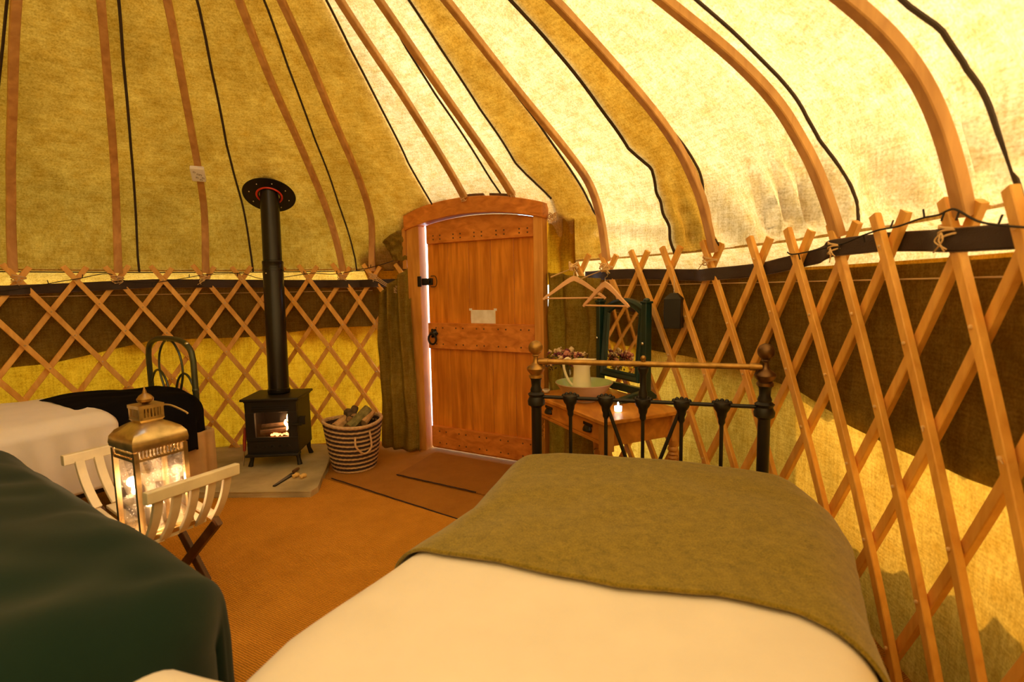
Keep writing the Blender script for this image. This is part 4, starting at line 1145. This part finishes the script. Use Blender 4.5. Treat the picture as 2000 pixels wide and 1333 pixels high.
ring_loft(bm, rings); obj('domed_roof', bm, M['lamp_metal'], ln, angle=50)
bm = nb(); box(bm, lp(0, 0, .770), (.078, .078, .010), M=LM); box(bm, lp(0, 0, .812), (.082, .082, .012), M=LM)
for sx in (-1, 1):
    for sy in (-1, 1): box(bm, lp(sx*.034, sy*.034, .79), (.010, .010, .04), M=LM)
for k in range(4):
    R_ = Matrix.Rotation(k*PI/2, 3, 'Z')
    for i in range(6):
        v = R_ @ Vector((-.026+.0104*i, .034, 0)); box(bm, lp(v.x, v.y, .790), (.0045, .0045, .034), M=LM)
obj('vent_box', bm, M['lamp_metal'], ln)
bm = nb(); lathe(bm, [(.002, .818), (.012, .820), (.024, .828), (.026, .836), (.018, .848), (.007, .856), (.006, .862), (.003, .872), (.0005, .882)], Vector((LCn.x, LCn.y, 0)), 24); obj('finial', bm, M['brass'], ln)
bm = nb(); q = [lp(.045*math.cos(t)*1.0+.0, -.002, .812+.0)+Vector((0, 0, .0)) for t in (0, .1)]
tube(bm, spline([lp(.038, .0, .806), lp(.07, -.02, .800), lp(.105, -.045, .772), lp(.112, -.052, .762)], 6), .003, 6); obj('hanging_loop', bm, M['lamp_metal'], ln)
for k in range(4):
    R_ = Matrix.Rotation(k*PI/2, 3, 'Z'); bm = nb(); v = R_ @ Vector((0, hs, 0))
    box(bm, lp(v.x, v.y, (zb+.03+zt_-.044)/2), ((2*hs-.012), .0015, zt_-.044-zb-.03) if k % 2 == 0 else (.0015, (2*hs-.012), zt_-.044-zb-.03), M=LM); obj('glass_pane', bm, M['oldglass'], ln, smooth=False)
cdl = thing('pillar_candle', 'short white candle burning inside the lantern', 'candle', (LCn.x, LCn.y, zb+.028))
bm = nb(); lathe(bm, [(.030, 0), (.031, .002), (.031, .062), (.027, .068), (.012, .064), (.001, .063)], Vector((LCn.x, LCn.y, zb+.029)), 24); obj('wax', bm, M['wax'], cdl)
bm = nb(); tube(bm, [lp(0, 0, zb+.09), lp(0, 0, zb+.102)], .0012, 6); obj('wick', bm, M['cord'], cdl)
bm = nb(); lathe(bm, [(.001, 0), (.006, .006), (.0075, .013), (.005, .024), (.001, .036)], lp(0, 0, zb+.100), 12); obj('flame', bm, emit('candle_flame', (1, .72, .42), 60.0), cdl)
cl = bpy.data.lights.new('candle_light', 'POINT'); cl.energy = 2.0; cl.color = (1, .62, .32); cl.shadow_soft_size = .02
co = bpy.data.objects.new('candle_light', cl); C.objects.link(co); co.location = lp(0, 0, zb+.15)

# ------------------------------------------------------------------ washstand table
TZ = .60
tA, tB = Vector((.105, 2.90, 0)), Vector((.405, 2.235, 0))      # front edge: far end, near end
tu = (tB-tA).normalized(); tv = Vector((-tu.y, tu.x, 0)); TL = (tB-tA).length; TW = .46
def tp(u, v, z): return tA+tu*u+tv*v+Vector((0, 0, z))
TM = Matrix((tu, tv, Vector((0, 0, 1)))).transposed()
tb = thing('washstand_table', 'worn pine side table with one drawer behind the iron bed', 'table', tuple(tp(TL/2, TW/2, 0)))
bm = nb(); box(bm, tp(TL/2, TW/2, TZ-.010), (TL+.01, TW+.01, .020), M=TM); obj('tabletop', bm, M['table'], tb, bevel=.004)
bm = nb()
box(bm, tp(TL/2, TW-.035, TZ-.075), (TL-.08, .018, .11), M=TM); box(bm, tp(.035, TW/2, TZ-.075), (.018, TW-.08, .11), M=TM); box(bm, tp(TL-.035, TW/2, TZ-.075), (.018, TW-.08, .11), M=TM)
box(bm, tp(TL/2, .035, TZ-.026), (TL-.08, .018, .012), M=TM); box(bm, tp(TL/2, .035, TZ-.122), (TL-.08, .018, .018), M=TM)
obj('apron', bm, M['table'], tb, bevel=.002)
bm = nb(); box(bm, tp(TL/2, .034, TZ-.072), (TL-.10, .020, .078), M=TM); dw = obj('drawer', bm, M['table'], tb, bevel=.003)
for u in (.17, TL-.17):
    bm = nb(); c = tp(u, .022, TZ-.07)
    P = []
    for i in range(13):
        t = PI*i/12; row = []
        for k in range(7):
            f = PI/2*k/6; row.append(c+tu*(.034*math.cos(t)*math.cos(f*.0)*(.4+.6*math.sin(PI/2*k/6+.3)))+Vector((0, 0, .014-.030*(k/6)))-tv*(.020*math.sin(t)*math.sin(f)))
        P.append(row)
    grid(bm, P); box(bm, c+Vector((0, 0, .016)), (.075, .004, .012), M=TM); o = obj('cup_handle', bm, M['black'], dw); solid(o, .002)
for u, v in ((.035, .035), (TL-.035, .035), (.035, TW-.035), (TL-.035, TW-.035)):
    bm = nb(); c = tp(u, v, 0)
    box(bm, tp(u, v, TZ-.085), (.050, .050, .13), M=TM)
    lathe(bm, [(.014, 0), (.018, .02), (.015, .05), (.020, .12), (.024, .25), (.026, .33), (.019, .352), (.024, .360), (.018, .370), (.024, .380), (.018, .390), (.025, .398), (.025, .408), (.019, .416), (.025, .43), (.026, .455)], c, 20); obj('leg', bm, M['tableleg'], tb)
# dark bucket under the table
uc = tp(.40, .26, 0); bk2 = thing('fire_bucket', 'dark metal bucket with thin bail handle under the side table', 'bucket', tuple(uc))
bm = nb(); lathe(bm, [(.10, 0), (.105, .004), (.135, .25), (.140, .253), (.137, .256), (.130, .25), (.098, .012), (.001, .01)], uc, 32, cap=False); obj('pail', bm, M['black'], bk2)
bm = nb(); tube(bm, [uc+tu*(.137*math.cos(t))+tv*(-.05*math.sin(t))+Vector((0, 0, .245+.10*math.sin(t))) for t in [PI*i/20 for i in range(21)]], .003, 6); obj('handle', bm, M['steel'], bk2)

# bowl and jug
bw = on_z(1140, 786, TZ); bw = Vector((.375, 2.66, TZ)); b_ = thing('wash_bowl', 'wide wash bowl glazed green inside and pinkish brown outside', 'bowl', tuple(bw))
bm = nb(); lathe(bm, [(.055, 0), (.060, .002), (.062, .010), (.085, .022), (.118, .055), (.142, .092), (.151, .100), (.150, .104), (.146, .103)], bw, 48, cap=False); obj('outer_glaze', bm, M['bowl_out'], b_)
bm = nb(); lathe(bm, [(.146, .1035), (.137, .090), (.112, .055), (.080, .028), (.045, .016), (.001, .014)], bw, 48, cap=False); obj('inner_glaze', bm, M['bowl_in'], b_)
jc = bw+Vector((-.012, -.005, .0155)); jg = thing('enamel_jug', 'cream enamel water jug standing in the wash bowl', 'jug', tuple(jc))
bm = nb(); prf = [(.050, 0), (.055, .004), (.054, .02), (.050, .07), (.044, .13), (.0425, .165), (.048, .190), (.054, .204), (.053, .207), (.046, .192), (.040, .165), (.042, .13), (.048, .07), (.050, .02), (.001, .012)]
rings = []
for r_, z in prf:
    ring = []
    for k in range(36):
        t = 2*PI*k/36; sp2 = max(0, math.cos(t))**10*.024*max(0, (z-.165)/.04); ring.append(jc+Vector(((r_+sp2)*math.cos(t), (r_)*math.sin(t), z+sp2*.10)))
    rings.append(ring)
ring_loft(bm, rings, cap=True); obj('body', bm, M['enamel'], jg)
bm = nb(); tube(bm, spline([jc+Vector((-.050, 0, .196)), jc+Vector((-.072, 0, .216)), jc+Vector((-.094, 0, .198)), jc+Vector((-.090, 0, .150)), jc+Vector((-.068, 0, .095)), jc+Vector((-.047, 0, .072))], 6), .0068, 8); obj('handle', bm, M['enamel'], jg)
# flower jar
fc = Vector((.315, 2.985, TZ)); fj = thing('flower_jar', 'glass jar of small dried pink and cream flowers in front of the mirror', 'vase', tuple(fc))
bm = nb(); lathe(bm, [(.040, 0), (.043, .004), (.043, .10), (.036, .115), (.036, .135), (.033, .135), (.033, .115), (.040, .10), (.040, .008), (.001, .006)], fc, 28, cap=False); obj('jar', bm, M['glass'], fj)
rnd = random.Random(9); stems, leaves = nb(), nb(); heads = [nb(), nb(), nb()]
for k in range(64):
    t = rnd.uniform(0, 2*PI); r_ = .115*math.sqrt(rnd.random()); h = .205+rnd.uniform(-.03, .055)-.25*r_
    tip = fc+Vector((r_*math.cos(t), r_*math.sin(t)*.8, h)); base = fc+Vector((.02*math.cos(t), .02*math.sin(t), .012))
    if k % 2 == 0: tube(stems, spline([base, fc+Vector((.022*math.cos(t), .022*math.sin(t), .13)), tip], 4), .0013, 4)
    m_ = heads[0] if k % 7 in (0, 3, 5) else heads[1] if k % 7 in (1, 4) else heads[2]
    s_ = rnd.uniform(.006, .012) if k % 9 else .017
    sphere(m_, tip, s_, 7, 5, .8)
    for j in range(3): sphere(m_, tip+Vector((rnd.uniform(-.016, .016), rnd.uniform(-.016, .016), rnd.uniform(-.012, .010))), s_*.5, 6, 4)
    for j in range(2):
        q = tip+Vector((rnd.uniform(-.03, .03), rnd.uniform(-.03, .03), rnd.uniform(-.05, -.01))); d = Vector((rnd.uniform(-1, 1), rnd.uniform(-1, 1), rnd.uniform(-.3, 1))).normalized()*.022; s2 = d.orthogonal().normalized()*.006
        leaves.faces.new([leaves.verts.new(p) for p in (q-d*.5, q+s2, q+d*.5, q-s2)])
obj('stems', stems, M['leaf'], fj)
for b, mt in zip(heads, (plain('cream_petals', (.80, .62, .40), .8), plain('purple_petals', (.20, .04, .09), .8), plain('pink_petals', (.62, .26, .22), .8))):
    o = obj('flower_heads', b, mt, fj); o['kind'] = 'stuff'
o = obj('leaves', leaves, plain('purple_leaf', (.09, .05, .04), .8), fj); o['kind'] = 'stuff'
# tealights
def tealight(c, r_, h, label, lit):
    t_ = thing('tealight_glass', label, 'candle holder', tuple(c), 'small candle glasses on the side table')
    bm = nb(); lathe(bm, [(r_*.82, 0), (r_*.88, .003), (r_, h), (r_*.95, h), (r_*.80, .006), (.001, .005)], c, 24, cap=False); obj('glass', bm, M['glass'], t_)
    bm = nb(); lathe(bm, [(r_*.70, .006), (r_*.74, h*.62), (.001, h*.62)], c, 20); obj('wax', bm, emit('glowing_wax', (1, .80, .72), 2.2) if lit else M['wax'], t_)
    if lit:
        bm = nb(); lathe(bm, [(.0005, 0), (.004, .006), (.003, .014), (.0005, .022)], Vector(c)+Vector((0, 0, h*.64)), 10); obj('flame', bm, emit('tealight_flame', (1, .72, .45), 40), t_)
    else:
        bm = nb(); lathe(bm, [(r_*1.02, h-.004), (r_*1.03, h)], c, 20, cap=False); obj('rim', bm, M['plastic'], t_)
tealight(Vector((.502, 2.405, TZ)), .025, .046, 'lit tealight glass glowing pinkish white on the side table', True)
tealight(Vector((.190, 2.880, TZ)), .022, .022, 'unlit tealight cup at the far end of the side table', False)

# ------------------------------------------------------------------ dressing mirror
mL, mR = Vector((.525, 3.02, 0)), Vector((.705, 2.67, 0))
mu = (mR-mL).normalized(); mn = Vector((mu.y, -mu.x, 0))     # mn faces the viewer's left
if mn.dot(Vector((0, 0, 0))-mL) < 0: mn = -mn
MW = (mR-mL).length
MMx = Matrix((mu, mn, Vector((0, 0, 1)))).transposed()
mo = thing('dressing_mirror', 'dark green framed swing mirror with arched top standing on the side table', 'mirror', tuple((mL+mR)/2+Vector((0, 0, TZ))))
def mp(u, z, o=0.0): return mL+mu*u+mn*o+Vector((0, 0, z))
for u, nm in ((.0, 'l'), (MW, 'r')):
    bm = nb(); box(bm, mp(u, TZ+.255), (.034, .040, .51), M=MMx); box(bm, mp(u, TZ+.515), (.046, .050, .012), M=MMx)
    lathe(bm, [(.016, .52), (.019, .527), (.012, .535), (.001, .538)], mp(u, TZ), 14); o = obj('upright', bm, M['mirror_frame'], mo, bevel=.003)
    bm = nb(); sphere(bm, mp(u, TZ+.30, .026), .009, 10, 8); obj('swivel_knob', bm, M['steel'], o)
for u in (0, MW):
    bm = nb(); ln_ = [(-.20, .0), (.06, .0), (.06, .02), (.02, .05), (-.02, .05), (-.16, .028), (-.20, .016)]
    a = [bm.verts.new(mp(u-.018, TZ+z, -x)) for x, z in ln_]; b = [bm.verts.new(mp(u+.018, TZ+z, -x)) for x, z in ln_]
    bm.faces.new(a); bm.faces.new(list(reversed(b)))
    for i in range(7): j = (i+1) % 7; bm.faces.new((a[i], a[j], b[j], b[i]))
    obj('foot', bm, M['mirror_frame'], mo, bevel=.003)
bm = nb(); box(bm, mp(MW/2, TZ+.035), (MW-.03, .03, .04), M=MMx); obj('stretcher', bm, M['mirror_frame'], mo, bevel=.003)
f0, f1, z0, z1 = .028, MW-.028, TZ+.085, TZ+.490
tilt = math.radians(5)
def fr_pt(u, z, o): 
    zc_ = TZ+.30; dz = z-zc_; return mp(u, zc_+dz*math.cos(tilt)-o*math.sin(tilt), .0+o*math.cos(tilt)+dz*math.sin(tilt)*1.0*-1)
def outline(inset, n=14):
    a, b = f0+inset, f1-inset; P = [(a, z0+inset), (b, z0+inset)]
    for i in range(n+1):
        x = b+(a-b)*i/n; e = (x-(a+b)/2)/((b-a)/2); P.append((x, z1-inset+.045*(1-e*e)-(.0)))
    return P
o_, i_ = outline(0), outline(.044); bm = nb(); n_ = len(o_)
rings = [[fr_pt(*p, -.012) for p in o_], [fr_pt(*p, .010) for p in o_], [fr_pt(*p, .016) for p in outline(.012)], [fr_pt(*p, .008) for p in outline(.026)], [fr_pt(*p, .010) for p in outline(.036)], [fr_pt(*p, -.002) for p in i_]]
V = [[bm.verts.new(p) for p in r] for r in rings]
for A, B in zip(V[:-1], V[1:]):
    for i in range(n_): j = (i+1) % n_; bm.faces.new((A[i], A[j], B[j], B[i]))
bm.faces.new(V[0]); mf = obj('mirror_frame', bm, M['mirror_frame'], mo, angle=30)
bm = nb(); a = [bm.verts.new(fr_pt(*p, -.001)) for p in outline(.040)]; bm.faces.new(a)
obj('mirror_glass', bm, M['mirror'], mf, smooth=False)

# ------------------------------------------------------------------ coat hangers
def hanger(c, dirv, w, label, lift):
    d = Vector(dirv).normalized(); c = Vector(c); root = thing('coat_hanger', label, 'coat hanger', tuple(c), 'wooden coat hangers by the door')
    U = Vector((0, 0, 1)); fwd = d.cross(U); bm = nb(); pts = []
    for i in range(25):
        x = -1+2*i/24; ax_ = abs(x); z = -.085*ax_**1.1+.012*math.cos(ax_*PI)-(.006 if ax_ > .93 else 0); pts.append(c+d*(x*w/2)+U*z)
    wd = [.013+.016*(1-abs(-1+2*i/24))**1.2 for i in range(25)]
    bar(bm, pts, [fwd]*25, wd, .012); obj('shoulder_bar', bm, M['hanger'], root, angle=30)
    bm = nb(); tube(bm, [c+d*(-w/2+.012)+U*-.098, c+d*(w/2-.012)+U*-.098], .0045, 8); obj('trouser_bar', bm, M['hanger'], root)
    bm = nb(); r_ = .017; q = [c+U*.02, c+U*.045]+[c+U*(.045+r_)+d*(r_*math.sin(t))-U*(r_*math.cos(t)) for t in [PI*k/8 for k in range(1, 11)]]
    tube(bm, spline(q, 4), .0018, 6); obj('hook', bm, M['steel'], root)
h1 = on_y(1121, 548, 2.86); h2 = on_y(1182, 560, 2.62)
kn_ = on_y(1121, 522, 2.90)
hanger(h1, (.97, -.22, 0), .345, 'wooden coat hanger nearest the door, hanging level', 0)
hanger(h2, (.62, -.78, 0), .30, 'wooden coat hanger partly hidden behind the mirror top', 0)
bm = nb(); U = Vector((0, 0, 1))
pts = [on_y(1078, 541, 3.0), on_y(1121, 524, 2.88), on_y(1142, 545, 2.76), on_y(1180, 526, 2.66), sc(RW-.03, 50, 1.32)]
tube(bm, [on_y(1076, 542, 2.98), on_y(1121, 523, 2.87)], .0028, 6); tube(bm, [on_y(1132, 546, 2.78), on_y(1180, 527, 2.63)], .0028, 6)
tube(bm, spline([on_y(1119, 520, 2.87), on_y(1126, 535, 2.86), on_y(1131, 552, 2.85)], 5), .0035, 6)
rnd = random.Random(12)
for ce in (on_y(1121, 520, 2.87), on_y(1180, 524, 2.63)):
    for k in range(8):
        q = [ce+Vector((rnd.uniform(-1, 1), rnd.uniform(-1, 1), rnd.uniform(-1, 1)))*.028 for _ in range(4)]; tube(bm, spline(q, 5), .0028, 5)
tag(obj('cord_tie', bm, M['twine']), 'pale knotted cord from which the coat hangers hang beside the door', 'cord')
tube_b = nb(); a_, b_2 = on_y(1076, 541, 2.98), sc(RW-.02, 41.5, 1.30); tube(tube_b, [a_, b_2], .003, 6)
tag(obj('cord_end', tube_b, M['twine']), 'short cord end running to the right door post', 'cord')

# ------------------------------------------------------------------ small things on the lattice and pole
c = on_wall(1316, 612, RW-.06); a = math.radians(azim(c)); T = Vector((math.cos(a), -math.sin(a), 0)); Nn = Vector((math.sin(a), math.cos(a), 0))
hb = thing('hanging_box', 'small black box lantern hanging on the lattice right of the mirror', 'lantern', tuple(c))
BM = Matrix((T, Nn, Vector((0, 0, 1)))).transposed()
bm = nb(); box(bm, c, (.085, .085, .155), M=Matrix((T, Nn, Vector((0, 0, 1)))).transposed() @ Matrix.Rotation(.6, 3, 'Z')); obj('case', bm, M['black'], hb, bevel=.004)
bm = nb(); box(bm, c+Vector((0, 0, .088)), (.090, .090, .030), M=BM @ Matrix.Rotation(.6, 3, 'Z'), taper=.35); obj('lid', bm, M['black'], hb)
bm = nb(); tube(bm, [c+Vector((0, 0, .10)), c+Vector((0, 0, .19))], .0016, 5); obj('hook', bm, M['steel'], hb)
c = on_roof(387, 336, -.022); r_, z_ = roof_pt(c[1], -.028); p0 = sc(r_, c[0], z_); a = math.radians(c[0])
T = Vector((math.cos(a), -math.sin(a), 0)); r2, z2 = roof_pt(min(1, c[1]+.03), -.028); upv = (sc(r2, c[0], z2)-p0).normalized(); Nn = T.cross(upv).normalized()
if Nn.dot(EYE-p0) < 0: Nn = -Nn
MB_ = Matrix((T, Nn, upv)).transposed()
wb = thing('alarm_box', 'small white plastic box with grey lettering fixed to a roof pole above the bed', 'alarm', tuple(p0))
bm = nb(); box(bm, p0+Nn*.012, (.078, .030, .105), M=MB_); obj('case', bm, M['plastic'], wb, bevel=.006)
bm = nb()
def stroke(x0, z0, x1, z1): 
    a_ = p0+Nn*.0275+T*x0+upv*z0; b_ = p0+Nn*.0275+T*x1+upv*z1; tube(bm, [a_, b_], .0016, 4)
for k, (x, z) in enumerate(((-.022, .030), (-.004, .014), (.010, .010), (-.012, -.012), (.008, -.028), (.020, -.014))):
    stroke(x, z, x+.010, z-.004); stroke(x, z, x, z-.012); stroke(x+.010, z-.004, x+.008, z-.014)
obj('printed_marks', bm, M['ink'], wb)
